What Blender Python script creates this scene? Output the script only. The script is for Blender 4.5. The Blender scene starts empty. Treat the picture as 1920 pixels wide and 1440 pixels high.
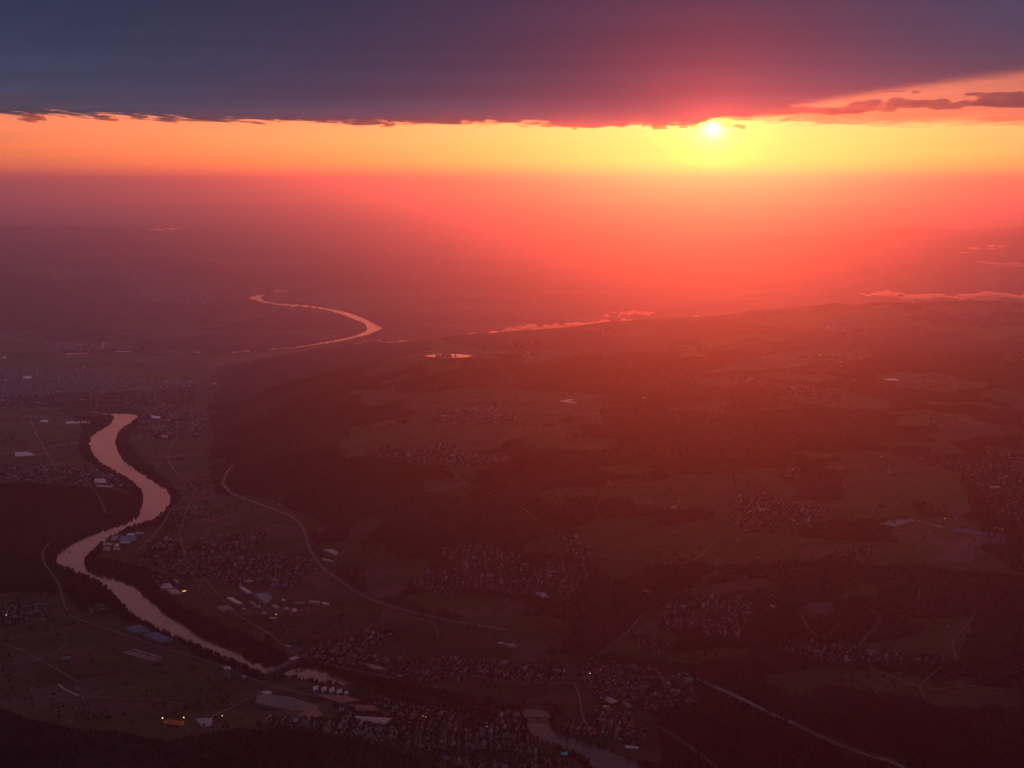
import bpy, math, random
import numpy as np
from mathutils import Vector
random.seed(7); rng=np.random.default_rng(11)
SC=bpy.context.scene; COL=SC.collection

# ------------------------------------------------------------------ camera, world, sun
F=2667.0; PITCH=math.atan(380/F); H=2000.0; CP,SP=math.cos(PITCH),math.sin(PITCH)
cam=bpy.data.cameras.new('camera'); cam_o=bpy.data.objects.new('camera',cam); COL.objects.link(cam_o); SC.camera=cam_o
cam.sensor_width=36; cam.lens=F/1920*36; cam.clip_start=10; cam.clip_end=600000
cam_o.location=(0,0,H); cam_o.rotation_euler=(math.pi/2-PITCH,0,0)

def rays(px,py):
    px=np.asarray(px,float); py=np.asarray(py,float)
    a=(px-960)/F; c=-(py-720)/F
    d=np.stack([a, CP+c*SP, -SP+c*CP],-1)
    return d/np.linalg.norm(d,axis=-1,keepdims=True)
def to_px(x,y,z):
    z=z-H; dep=y*CP-z*SP; up=y*SP+z*CP
    dep=np.maximum(dep,1.0)
    return 960+F*x/dep, 720-F*up/dep

SV=rays(1337,242)                       # where the sun stands behind the cloud edge
_az=math.atan2(SV[0],SV[1]); SUN_EL=math.radians(1.9)
SUN=(math.sin(_az)*math.cos(SUN_EL),math.cos(_az)*math.cos(SUN_EL),math.sin(SUN_EL))
sun=bpy.data.lights.new('sun','SUN'); sun_o=bpy.data.objects.new('sun',sun); COL.objects.link(sun_o)
sun.energy=2.5; sun.angle=math.radians(.53); sun.color=(1,.084,.022)
sun_o.rotation_euler=Vector(SUN).to_track_quat('Z','Y').to_euler()

W=bpy.data.worlds.new('World'); SC.world=W; W.use_nodes=True
class G:                                # tiny node-graph helper
    def __init__(s,nt): s.nt=nt; s.N=nt.nodes; s.L=nt.links
    def node(s,t,**k):
        n=s.N.new(t)
        for a,b in k.items(): setattr(n,a,b)
        return n
    def put(s,sock,v):
        if v is None: return
        if hasattr(v,'is_output'): s.L.new(v,sock)
        elif isinstance(v,(tuple,list)) and len(v)==3 and len(sock.default_value)==4: sock.default_value=(*v,1)
        else: sock.default_value=v
    def m(s,op,a,b=None,c=None,clamp=False):
        n=s.node('ShaderNodeMath',operation=op); n.use_clamp=clamp
        for i,v in enumerate((a,b,c)):
            if v is not None: s.put(n.inputs[i],v)
        return n.outputs[0]
    def v(s,op,a,b=None,scale=None):
        n=s.node('ShaderNodeVectorMath',operation=op); s.put(n.inputs[0],a)
        if b is not None: s.put(n.inputs[1],b)
        if scale is not None: s.put(n.inputs['Scale'],scale)
        return n.outputs['Value'] if op in('DOT_PRODUCT','LENGTH') else n.outputs[0]
    def noise(s,vec,scale,detail=4,rough=.55,dist=0):
        n=s.node('ShaderNodeTexNoise'); s.put(n.inputs['Vector'],vec)
        n.inputs['Scale'].default_value=scale; n.inputs['Detail'].default_value=detail
        n.inputs['Roughness'].default_value=rough; n.inputs['Distortion'].default_value=dist
        return n.outputs[0]
    def remap(s,v,a,b,c,d):
        n=s.node('ShaderNodeMapRange'); s.put(n.inputs[0],v)
        for i,k in enumerate((a,b,c,d)): n.inputs[i+1].default_value=k
        return n.outputs[0]
g=G(W.node_tree); g.N.clear()
sky=g.node('ShaderNodeTexSky',sky_type='NISHITA',sun_disc=False,sun_elevation=SUN_EL,sun_rotation=_az,altitude=2000,dust_density=2)
D=g.node('ShaderNodeTexCoord').outputs['Generated']
cosv=g.v('DOT_PRODUCT',D,tuple(SV)); sep=g.node('ShaderNodeSeparateXYZ'); g.put(sep.inputs[0],D); Z=sep.outputs[2]
def hg(k): return g.m('DIVIDE',(1-k)**3,g.m('POWER',g.m('MULTIPLY_ADD',cosv,-2*k,1+k*k),1.5))
aZ=g.m('ABSOLUTE',Z)
fall=g.m('EXPONENT',g.m('MULTIPLY',aZ,-1/math.sin(math.radians(14))))
red=g.m('EXPONENT',g.m('MULTIPLY',aZ,-30)); red2=g.m('EXPONENT',g.m('MULTIPLY',aZ,-85))
cm=g.node('ShaderNodeCombineXYZ'); g.put(cm.inputs[0],sep.outputs[0]); g.put(cm.inputs[1],sep.outputs[1]); g.put(cm.inputs[2],g.m('MULTIPLY',Z,34))
streak=g.remap(g.noise(cm.outputs[0],3.2,5,.6,.4),.3,.72,.70,1.18)      # thin veils of cloud along the horizon
def cv(v,cr,cg,cb,k=.68):
    f=g.m('MULTIPLY',g.m('MULTIPLY',g.m('MULTIPLY_ADD',red,-k,1.0),g.m('MULTIPLY_ADD',red2,-k*.85,1.0)),streak); n=g.node('ShaderNodeCombineXYZ'); fr=g.m('MULTIPLY',g.m('MULTIPLY',g.m('MULTIPLY_ADD',red2,-.28 if k else 0.0,1.0),g.m('MULTIPLY_ADD',red,-.20 if k else 0.0,1.0)),streak)
    for i,c in enumerate((cr,cg,cb)): g.put(n.inputs[i],g.m('MULTIPLY',g.m('MULTIPLY',v,fr if i==0 else f),c))
    return n.outputs[0]
A=lambda a,b:g.v('ADD',a,b)
glow=A(A(cv(g.m('MULTIPLY',hg(.6),fall),2.8,.28,.14),cv(hg(.9),1.3,.04,.02)),A(cv(hg(.97),1.5,.13,.01),A(cv(hg(.991),14,9.5,.8,0),cv(hg(.9985),60,44,9,0))))
dome=g.v('SCALE',(.07,.20,.50),scale=g.m('MULTIPLY_ADD',g.m('MAXIMUM',Z,0),1.0,.05))
tot=A(A(glow,dome),g.v('SCALE',sky.outputs[0],scale=.05))
bg=g.node('ShaderNodeBackground'); g.put(bg.inputs[0],tot); bg.inputs[1].default_value=1.0
g.L.new(bg.outputs[0],g.node('ShaderNodeOutputWorld').inputs[0])
W.cycles.sampling_method='MANUAL'; W.cycles.sample_map_resolution=2048
vs=SC.view_settings; vs.view_transform='Standard'; vs.look='None'; vs.exposure=0; vs.gamma=1
cy=SC.cycles; cy.use_denoising=True; cy.volume_bounces=1; cy.max_bounces=6; cy.diffuse_bounces=2; cy.glossy_bounces=2; cy.transparent_max_bounces=12
try: cy.denoising_input_passes='RGB_ALBEDO_NORMAL'
except Exception: pass

# ------------------------------------------------------------------ helpers
def link(name,me,mats=(),parent=None,loc=None):
    o=bpy.data.objects.new(name,me); COL.objects.link(o)
    if me is not None:
        for m in (mats if isinstance(mats,(list,tuple)) else (mats,)): me.materials.append(m)
    if parent is not None: o.parent=parent
    if loc is not None: o.location=loc
    return o
def tag(o,label=None,cat=None,group=None,kind=None):
    if label: o['label']=label
    if cat: o['category']=cat
    if group: o['group']=group
    if kind: o['kind']=kind
    return o
def np_mesh(name,V,Fq,mi=None,smooth=False):
    """V (n,3); Fq list of (m,k) index arrays"""
    me=bpy.data.meshes.new(name); V=np.ascontiguousarray(V,np.float32)
    if not isinstance(Fq,list): Fq=[Fq]
    Fq=[np.asarray(f,np.int32) for f in Fq if len(f)]
    idx=np.concatenate([f.ravel() for f in Fq]); tot_=np.concatenate([np.full(len(f),f.shape[1],np.int32) for f in Fq])
    st=np.concatenate([[0],np.cumsum(tot_)[:-1]]).astype(np.int32)
    me.vertices.add(len(V)); me.vertices.foreach_set('co',V.ravel())
    me.loops.add(len(idx)); me.loops.foreach_set('vertex_index',idx)
    me.polygons.add(len(tot_)); me.polygons.foreach_set('loop_start',st); me.polygons.foreach_set('loop_total',tot_)
    if mi is not None: me.polygons.foreach_set('material_index',np.asarray(mi,np.int32))
    if smooth: me.polygons.foreach_set('use_smooth',np.ones(len(tot_),bool))
    me.update(calc_edges=True); return me
def color_attr(me,name,rgb):
    a=me.color_attributes.new(name,'FLOAT_COLOR','POINT'); c=np.ones((len(rgb),4),np.float32); c[:,:3]=rgb
    a.data.foreach_set('color',c.ravel())
def inpoly(px,py,poly):
    poly=np.asarray(poly,float); r=np.zeros(px.shape,bool)
    bb=(px>=poly[:,0].min())&(px<=poly[:,0].max())&(py>=poly[:,1].min())&(py<=poly[:,1].max())
    if not bb.any(): return r
    X=px[bb]; Y=py[bb]; q=np.zeros(X.shape,bool); n=len(poly)
    for i in range(n):
        x1,y1=poly[i]; x2,y2=poly[(i+1)%n]
        if y1==y2: continue
        q^=((y1>Y)!=(y2>Y))&(X<(x2-x1)*(Y-y1)/(y2-y1)+x1)
    r[bb]=q; return r
def segdist(x,y,poly,closed=True):
    """distance to a polyline, in its own units"""
    P=np.asarray(poly,float); d=np.full(x.shape,1e9); n=len(P)
    for i in range(n if closed else n-1):
        a=P[i]; b=P[(i+1)%n]; e=b-a; L=max(e@e,1e-9)
        t=np.clip(((x-a[0])*e[0]+(y-a[1])*e[1])/L,0,1)
        d=np.minimum(d,np.hypot(x-a[0]-t*e[0],y-a[1]-t*e[1]))
    return d
_T=np.random.default_rng(3).random((256,256))
def vnoise(x,y):
    xi=np.floor(x).astype(int); yi=np.floor(y).astype(int); fx=x-xi; fy=y-yi
    fx=fx*fx*(3-2*fx); fy=fy*fy*(3-2*fy); g_=lambda i,j:_T[(xi+i)%256,(yi+j)%256]
    return (g_(0,0)*(1-fx)+g_(1,0)*fx)*(1-fy)+(g_(0,1)*(1-fx)+g_(1,1)*fx)*fy
def fbm(x,y,o=4):
    s=0;a=.5;t=0
    for k in range(o): s=s+a*vnoise(x*2**k+17*k,y*2**k+31*k); t+=a; a*=.5
    return s/t-.5
def hsh(i,j,k=0):
    v=np.sin(i*127.1+j*311.7+k*74.7)*43758.5453; return v-np.floor(v)

# ------------------------------------------------------------------ materials
def bsdf(name,color,rough=.8,noise=None,spec=None,emit=None,metal=0):
    m=bpy.data.materials.new(name); m.use_nodes=True; q=G(m.node_tree); b=q.N['Principled BSDF']
    b.inputs['Roughness'].default_value=rough; b.inputs['Metallic'].default_value=metal
    if spec is not None: b.inputs['Specular IOR Level'].default_value=spec
    if noise:
        sc,lo,hi=noise; P=q.node('ShaderNodeNewGeometry').outputs['Position']
        f=q.remap(q.noise(P,sc,3),.3,.7,lo,hi); q.put(b.inputs['Base Color'],q.v('SCALE',color,scale=f))
    else: b.inputs['Base Color'].default_value=(*color,1)
    if emit: b.inputs['Emission Color'].default_value=(*emit[0],1); b.inputs['Emission Strength'].default_value=emit[1]
    return m
def vcol(name,rough=.9,attr='albedo',noise=(1/60,.75,1.25),spec=.2):
    m=bpy.data.materials.new(name); m.use_nodes=True; q=G(m.node_tree); b=q.N['Principled BSDF']; b.inputs['Roughness'].default_value=rough
    b.inputs['Specular IOR Level'].default_value=spec
    a=q.node('ShaderNodeAttribute',attribute_name=attr); P=q.node('ShaderNodeNewGeometry').outputs['Position']
    f=q.remap(q.noise(P,noise[0],4,.6),.3,.7,noise[1],noise[2]); q.put(b.inputs['Base Color'],q.v('SCALE',a.outputs['Color'],scale=f)); return m
M_ground=vcol('ground')
M_tree=vcol('foliage',.85,noise=(1/9,.6,1.4))
M_house=vcol('town_house',.6,noise=(1/20,.85,1.15),spec=.5)
M_wall=[bsdf('plaster_white',(.42,.38,.36),.8,(1/6,.85,1.1)),bsdf('plaster_grey',(.27,.26,.27),.8,(1/6,.85,1.1))]
M_roof=[bsdf('roof_grey',(.30,.28,.31),.5,(1/4,.8,1.2),.6),bsdf('roof_tile_red',(.24,.13,.11),.6,(1/4,.7,1.2),.5),bsdf('roof_tile_brown',(.17,.12,.11),.6,(1/4,.7,1.2),.5)]
M_flat={'pale':bsdf('roof_membrane_pale',(.40,.38,.41),.4,(1/25,.8,1.15),.6),'white':bsdf('roof_white',(.60,.57,.57),.4,(1/25,.88,1.05),.6),
 'grey':bsdf('roof_membrane_grey',(.25,.24,.28),.45,(1/25,.8,1.2),.6),'dark':bsdf('roof_dark',(.12,.105,.12),.5,(1/25,.8,1.2),.5),
 'red':bsdf('roof_sheet_red',(.26,.09,.075),.5,(1/25,.8,1.2),.5),'green':bsdf('roof_sheet_green',(.17,.18,.14),.5,(1/25,.8,1.2),.5),'pink':bsdf('roof_clay_pale',(.42,.30,.27),.5,(1/25,.8,1.15),.5)}
M_glass=bsdf('greenhouse_glass',(.28,.28,.30),.25,(1/30,.85,1.1),.8)
M_concrete=bsdf('concrete',(.36,.34,.33),.75,(1/12,.8,1.15)); M_stone=bsdf('dark_stone',(.07,.06,.06),.85,(1/6,.8,1.2)); M_steel=bsdf('steel',(.3,.3,.32),.5,None,.5,None,.6)
M_asphalt=bsdf('asphalt',(.16,.14,.15),.6,(1/40,.8,1.2),.5); M_track=bsdf('gravel_track',(.20,.165,.15),.8,(1/20,.8,1.2)); M_rail=bsdf('railway_ballast',(.15,.12,.12),.7,(1/15,.7,1.3))
M_crane=bsdf('crane_red',(.55,.07,.04),.5); M_yellow=bsdf('yellow_and_lit_facade',(.65,.40,.05),.6)
M_trunk=bsdf('bark',(.05,.035,.025),.9); M_film=bsdf('white_film',(.5,.47,.46),.45,(1/10,.9,1.05),.5)
M_clay=bsdf('clay_court',(.42,.14,.05),.8,(1/8,.8,1.15)); M_pool=bsdf('pool_water_glow',(.10,.42,.50),.1,None,.5,((.1,.75,.9),.04))  # pool water is given a faint glow of its own
M_lamp=bsdf('lamp_amber',(.9,.6,.2),.5,None,None,((1,.50,.10),7)); M_lampw=bsdf('lamp_white',(.9,.8,.6),.5,None,None,((1,.75,.42),9)); M_lampr=bsdf('lamp_red',(.9,.2,.1),.5,None,None,((1,.12,.05),5))
def water_mat():
    m=bpy.data.materials.new('river_water'); m.use_nodes=True; q=G(m.node_tree); b=q.N['Principled BSDF']
    b.inputs['Base Color'].default_value=(.085,.072,.068,1); b.inputs['Roughness'].default_value=.12; b.inputs['IOR'].default_value=1.33
    P=q.node('ShaderNodeNewGeometry').outputs['Position']; n1=q.noise(P,1/220,5,.6,.8); n2=q.noise(P,1/25,3,.5,.3)
    q.put(b.inputs['Roughness'],q.remap(n1,.3,.7,.09,.2))
    bp=q.node('ShaderNodeBump'); bp.inputs['Strength'].default_value=.12; bp.inputs['Distance'].default_value=3
    q.put(bp.inputs['Height'],A2(q,n1,n2)); q.L.new(bp.outputs[0],b.inputs['Normal']); return m
def A2(q,a,b): return q.m('ADD',a,q.m('MULTIPLY',b,.25))
M_water=water_mat()

# ------------------------------------------------------------------ water outlines (picture points on the valley floor -> map)
RIV_L=[(197,774),(213,783),(208,793),(187,805),(170,817),(165,833),(172,850),(187,870),(213,883),(240,900),(260,913),(268,930),(265,950),(257,967),(237,980),(217,985),(180,997),(143,1013),(113,1032),(103,1048),(110,1063),(143,1075),(180,1090),(207,1110),(230,1137),(247,1153),(283,1173),(320,1193),(357,1207),(400,1227),(443,1243),(475,1259),(497,1264)]
RIV_R=[(257,774),(259,783),(248,793),(233,802),(222,813),(218,828),(223,847),(233,863),(260,883),(293,903),(313,917),(323,930),(320,943),(307,960),(287,977),(267,983),(240,992),(213,1003),(187,1023),(167,1040),(158,1053),(163,1068),(187,1078),(227,1087),(257,1103),(280,1123),(307,1147),(343,1170),(383,1197),(417,1208),(450,1222),(467,1237),(493,1247),(522,1250)]
POND_L=[(520,1268),(545,1271),(590,1279),(640,1284),(690,1293),(760,1308),(860,1329),(938,1341),(980,1344),(989,1350),(986,1365),(993,1375),(1014,1390),(1039,1400),(1060,1409),(1087,1419),(1106,1431),(1109,1440),(1135,1475),(1200,1540)]
POND_R=[(545,1256),(575,1249),(610,1256),(625,1265),(655,1275),(692,1286),(762,1301),(862,1320),(945,1331),(992,1329),(1026,1331),(1031,1342),(1032,1358),(1043,1375),(1077,1385),(1116,1398),(1141,1408),(1168,1419),(1193,1431),(1206,1440),(1260,1475),(1340,1540)]
FAR1=[(459,558),(480,553),(495,551),(515,548),(511,540),(541,541),(540,547),(520,549.5),(498,553),(490,558),(494,563),(520,568),(583,573),(612,577),(640,582),(665,589),(687,598),(718,615),(712,620),(690,629),(640,641),(597,648),(550,655),(485,659),(440,661),(395,663),(300,662.5),(245,661),(180,662),(120,665),(60,669),(-40,675),(-40,671),(60,665.5),(120,662.3),(180,659.3),(245,658.3),(300,659.5),(395,659.5),(440,657),(485,655.5),(550,650),(597,642),(640,634),(670,627),(688,618),(685,608),(665,600),(640,591),(612,582),(580,577),(530,574),(495,569)]
BEND=[(133,768),(170,769.5),(205,773),(257,774),(197,780),(165,774),(133,770)]
def plane_pts(P,z=0.0):
    P=np.asarray(P,float); d=rays(P[:,0],P[:,1]); t=(z-H)/d[:,2]; return np.stack([d[:,0]*t,d[:,1]*t],-1)
WATER=[RIV_L+RIV_R[::-1],POND_L+POND_R[::-1],FAR1,BEND]
WW=[plane_pts(p) for p in WATER]

# ------------------------------------------------------------------ terrain height
ctrl=[]
def c(z,*pts):
    for px,py in pts:
        w=plane_pts([(px,py)],z)[0]; ctrl.append((w[0],w[1],z))
def cd(*pts):          # (px, distance km, z) for ground hidden behind crests
    for px,dk,z in pts:
        d=rays(px,500.); k=math.hypot(d[0],d[1]); ctrl.append((d[0]/k*dk*1e3,d[1]/k*dk*1e3,z))
c(0,(-300,520),(-300,640),(-300,780),(-300,900),(-300,1080),(-300,1240),(0,540),(0,600),(0,690),(0,780),(0,880),(0,1000),(0,1120),(0,1240),(150,560),(150,640),(150,720),(100,840),(120,960),(100,1100),(150,1180),(120,1290),(300,540),(300,600),(300,660),(300,720),(450,520),(450,600),(560,560),(640,560),(560,610),(660,612),(760,600),(400,650),(500,657),(597,648),(700,630),(720,612))
c(0,*RIV_L[2::3],*RIV_R[2::3],*POND_L[::3],*POND_R[::3]); c(0,(300,1250),(350,1300),(480,1320),(200,1230))
c(12,(290,800),(330,900),(300,1050),(420,1120),(560,1230),(650,1240),(800,1265),(950,1290),(700,1330),(860,1370))
c(25,(380,800),(400,900),(480,1040),(560,1090),(520,1160),(700,1200),(850,1235),(1000,1250),(1150,1290),(1180,1360))
c(60,(430,830),(450,930),(600,1060),(700,1110),(850,1170),(950,1195),(1080,1230),(1230,1300),(450,760))
c(120,(500,900),(560,980),(640,1030),(420,700),(750,1060),(900,1100),(1050,1130),(1150,1180),(1250,1240),(1330,1330),(1400,1395))
c(150,(850,1050),(1000,1060),(1200,1130),(1500,1330)); c(190,(1280,1262),(1300,1160),(1400,1160),(1480,1355),(1560,1290),(1650,1250),(1600,1420),(1750,1300),(1900,1380))
c(210,(600,880),(700,960),(880,960),(1100,1040),(1450,1250),(1350,1240)); c(250,(620,760),(760,880),(1000,1000),(1300,1060),(1600,1150),(1850,1200),(1900,1290),(2100,1300),(1700,1360))
c(290,(720,780),(900,870),(1050,930),(1200,960),(1450,1040),(1750,1080)); c(330,(480,668),(700,720),(850,800),(1000,860),(1250,900),(1500,980),(1800,1000),(2000,1000)); c(380,(850,745),(1000,770),(1150,800),(1400,890),(1700,900),(1950,880))
c(400,(700,646),(800,700),(950,700),(1100,740),(1300,800),(1560,830)); c(300,(600,656)); c(200,(540,664)); c(450,(880,628),(840,634),(1250,740),(1450,770),(1750,800),(2000,800)); c(470,(840,668),(1000,660),(1100,680),(1400,700))
c(500,(940,626),(1000,621),(1200,640),(1500,700),(1700,720)); c(530,(1100,613),(1150,607),(1200,605),(1350,640),(1600,660),(1850,700)); c(580,(1270,602),(1330,599),(1380,592),(1550,610),(1750,640),(1920,650)); c(640,(1420,581),(1490,577),(1700,590),(1900,600)); c(690,(1560,570),(1640,566)); c(715,(1700,562),(1780,562),(1860,560)); c(705,(1920,566),(2000,566),(2200,572),(2500,580))
cd((500,16,60),(600,16.2,80),(700,16.4,20),(840,17,40),(1000,17.5,60),(1150,18.5,60),(1330,19,40),(1500,20,60),(1700,20,80),(1900,20,80),(2200,20,100),(2500,20,100),(900,21,0),(1100,23,0),(1300,24,0),(1500,25,50),(1800,24,100),(2200,24,100))
# far ranges
cd((1450,34,250),(1560,35,640),(1660,36,820),(1720,37,900),(1800,37,820),(1830,37,760),(1870,37,800),(1920,37,880),(2000,37,960),(2300,37,900),(1640,28,420),(1730,28,440),(1920,27.5,560),(2200,27,600),(1400,28,120),(1250,33,200),(1050,34,60))
cd((-500,40.92,636),(-200,40.92,735.2),(0,40.92,760),(60,40.92,741.4),(100,40.92,710.4),(130,40.92,729),(220,40.92,685.6),(280,40.92,636),(340,40.92,512),(430,42.16,412.8),(500,42.16,388),(600,43.4,214.4),(800,44.64,16),(200,28,420),(0,27,330),(400,29,420),(600,30,240),(0,50,500),(300,52,400),(700,52,200),(1000,45,100),(1400,48,200),(1800,45,500),(2300,45,500),(-500,52,450))
cd((-1500,60,300),(0,70,200),(960,80,100),(2000,70,300),(3000,60,300),(960,120,0),(-1500,120,0),(3000,120,0))
# wooded foreground hill
c(85,(-150,1320),(0,1334),(60,1352)); c(110,(150,1371),(240,1378)); c(60,(310,1392)); c(120,(370,1384),(420,1372),(520,1367),(600,1374)); c(95,(660,1386),(700,1395)); c(60,(770,1416),(830,1440))
cd((-600,4.6,120),(-300,4.3,200),(0,4.1,240),(200,4.1,230),(400,4.15,230),(560,4.15,220),(700,4.05,150),(850,4.0,80),(1000,3.9,20),(1200,3.8,0),(1500,3.7,120),(1900,3.8,300),(2400,4,350),(0,3,420),(500,3,420),(900,3,260),(1300,3,150),(1900,3,420),(0,1.5,520),(960,1.5,450),(1900,1.5,520),(-2500,5,100),(-2500,12,50),(4200,5,300),(4200,10,450),(4200,16,600),(-2500,25,100),(4200,25,300))
ctrl=np.array(ctrl)
def warp(x,y): r=np.hypot(x,y); return np.stack([np.arctan2(x,y)*3.0,np.log(r)],-1)
_cw=warp(ctrl[:,0],ctrl[:,1])
_K=np.hypot(_cw[:,None,0]-_cw[None,:,0],_cw[:,None,1]-_cw[None,:,1]); n=len(ctrl)
_Am=np.zeros((n+3,n+3)); _Am[:n,:n]=_K-np.eye(n)*0.002; _P=np.c_[np.ones(n),_cw]; _Am[:n,n:]=_P; _Am[n:,:n]=_P.T
_wt=np.linalg.solve(_Am,np.r_[ctrl[:,2],0,0,0])
def height0(x,y):
    sh=x.shape; x=x.ravel(); y=y.ravel(); o=np.empty(x.size)
    for i in range(0,x.size,60000):
        w=warp(x[i:i+60000],y[i:i+60000]); K=np.hypot(w[:,None,0]-_cw[None,:,0],w[:,None,1]-_cw[None,:,1])
        o[i:i+60000]=K@_wt[:n]+_wt[n]+w@_wt[n+1:]
    return o.reshape(sh)
# polar ground grid, finer close to the viewpoint
AZc=np.concatenate([np.radians(np.linspace(-85,-25,40,endpoint=False)),np.radians(np.linspace(-25,25,1240)),np.radians(np.linspace(25,85,41)[1:])])
DEP=np.concatenate([np.linspace(math.radians(55),math.radians(27),30,endpoint=False),np.linspace(math.radians(27),math.radians(1.25),700),np.linspace(math.radians(1.25),math.radians(.85),8)[1:]])
RR=H/np.tan(DEP); NA,NR=len(AZc),len(RR)
GX=np.sin(AZc)[None,:]*RR[:,None]; GY=np.cos(AZc)[None,:]*RR[:,None]
_cz=height0(GX[::3,::3],GY[::3,::3])          # coarse solve, bilinear refined
def upsample(a,NR,NA):
    r=np.arange(NR)/3; q=np.arange(NA)/3; i=np.minimum(r.astype(int),a.shape[0]-2); j=np.minimum(q.astype(int),a.shape[1]-2)
    fr=np.clip(r-i,0,1)[:,None]; fq=np.clip(q-j,0,1)[None,:]; ii=i[:,None]; jj=j[None,:]
    return (a[ii,jj]*(1-fq)+a[ii,jj+1]*fq)*(1-fr)+(a[ii+1,jj]*(1-fq)+a[ii+1,jj+1]*fq)*fr
GZ=upsample(_cz,NR,NA); 
rough=np.clip(GZ/250,0,1)
GZ=GZ+rough*(fbm(GX/1500,GY/1500,4)*70*np.clip(RR/14000,.5,2.2)[:,None]+fbm(GX/300+9,GY/300,3)*14)
GZ=np.where(GZ<25,np.maximum(GZ,2.0+fbm(GX/400,GY/400,2)*1.5),GZ)
# river bed: sink the ground under every water sheet and level its banks
WMASK=np.zeros(GX.shape,bool); WD=np.full(GX.shape,1e9)
for w in WW:
    WMASK|=inpoly(GX,GY,w)
    bb=(GX>w[:,0].min()-900)&(GX<w[:,0].max()+900)&(GY>w[:,1].min()-900)&(GY<w[:,1].max()+900)
    WD[bb]=np.minimum(WD[bb],segdist(GX[bb],GY[bb],w))
k=np.clip((WD-40)/500,0,1); GZ=np.where(WD<600,GZ*k+(1-k)*np.minimum(GZ,4.0),GZ); GZ=np.where(WMASK,-5.0,GZ)
LAKE=plane_pts([(795,667),(815,664.5),(840,663.5),(870,664.5),(887,667),(872,670.5),(840,671),(810,670)],474.0); _m=inpoly(GX,GY,LAKE); _b=(np.abs(GX-LAKE[:,0].mean())<1500)&(np.abs(GY-LAKE[:,1].mean())<2500); _d=np.full(GX.shape,1e9); _d[_b]=segdist(GX[_b],GY[_b],LAKE)
_k=np.clip((_d-60)/450,0,1); GZ=np.where(_d<520,GZ*_k+(1-_k)*474.5,GZ); GZ=np.where(_m,468.0,GZ)
def hgt(x,y):
    x=np.asarray(x,float); y=np.asarray(y,float)
    j=np.interp(np.arctan2(x,y),AZc,np.arange(NA)); dep=np.arctan2(H,np.hypot(x,y)); i=np.interp(-dep,-DEP,np.arange(NR))
    i0=np.minimum(i.astype(int),NR-2); j0=np.minimum(j.astype(int),NA-2); fi=i-i0; fj=j-j0
    return (GZ[i0,j0]*(1-fj)+GZ[i0,j0+1]*fj)*(1-fi)+(GZ[i0+1,j0]*(1-fj)+GZ[i0+1,j0+1]*fj)*fi
def gz(x,y): return float(hgt(x,y))
def hit(px,py):
    """points of the photograph -> where their sight lines meet the ground"""
    px=np.atleast_1d(np.asarray(px,float)); py=np.atleast_1d(np.asarray(py,float)); d=rays(px,py)
    t=np.full(px.shape,3000.0); done=np.zeros(px.shape,bool)
    for _ in range(420):
        p=d*t[:,None]; below=(H+p[:,2])<hgt(p[:,0],p[:,1]); done|=below
        if done.all(): break
        t=np.where(done,t,t*1.009)
    a=t/1.009; b=t.copy()
    for _ in range(12):
        m_=(a+b)/2; p=d*m_[:,None]; below=(H+p[:,2])<hgt(p[:,0],p[:,1]); b=np.where(below,m_,b); a=np.where(below,a,m_)
    p=d*b[:,None]; return p[:,0],p[:,1],hgt(p[:,0],p[:,1])

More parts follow.
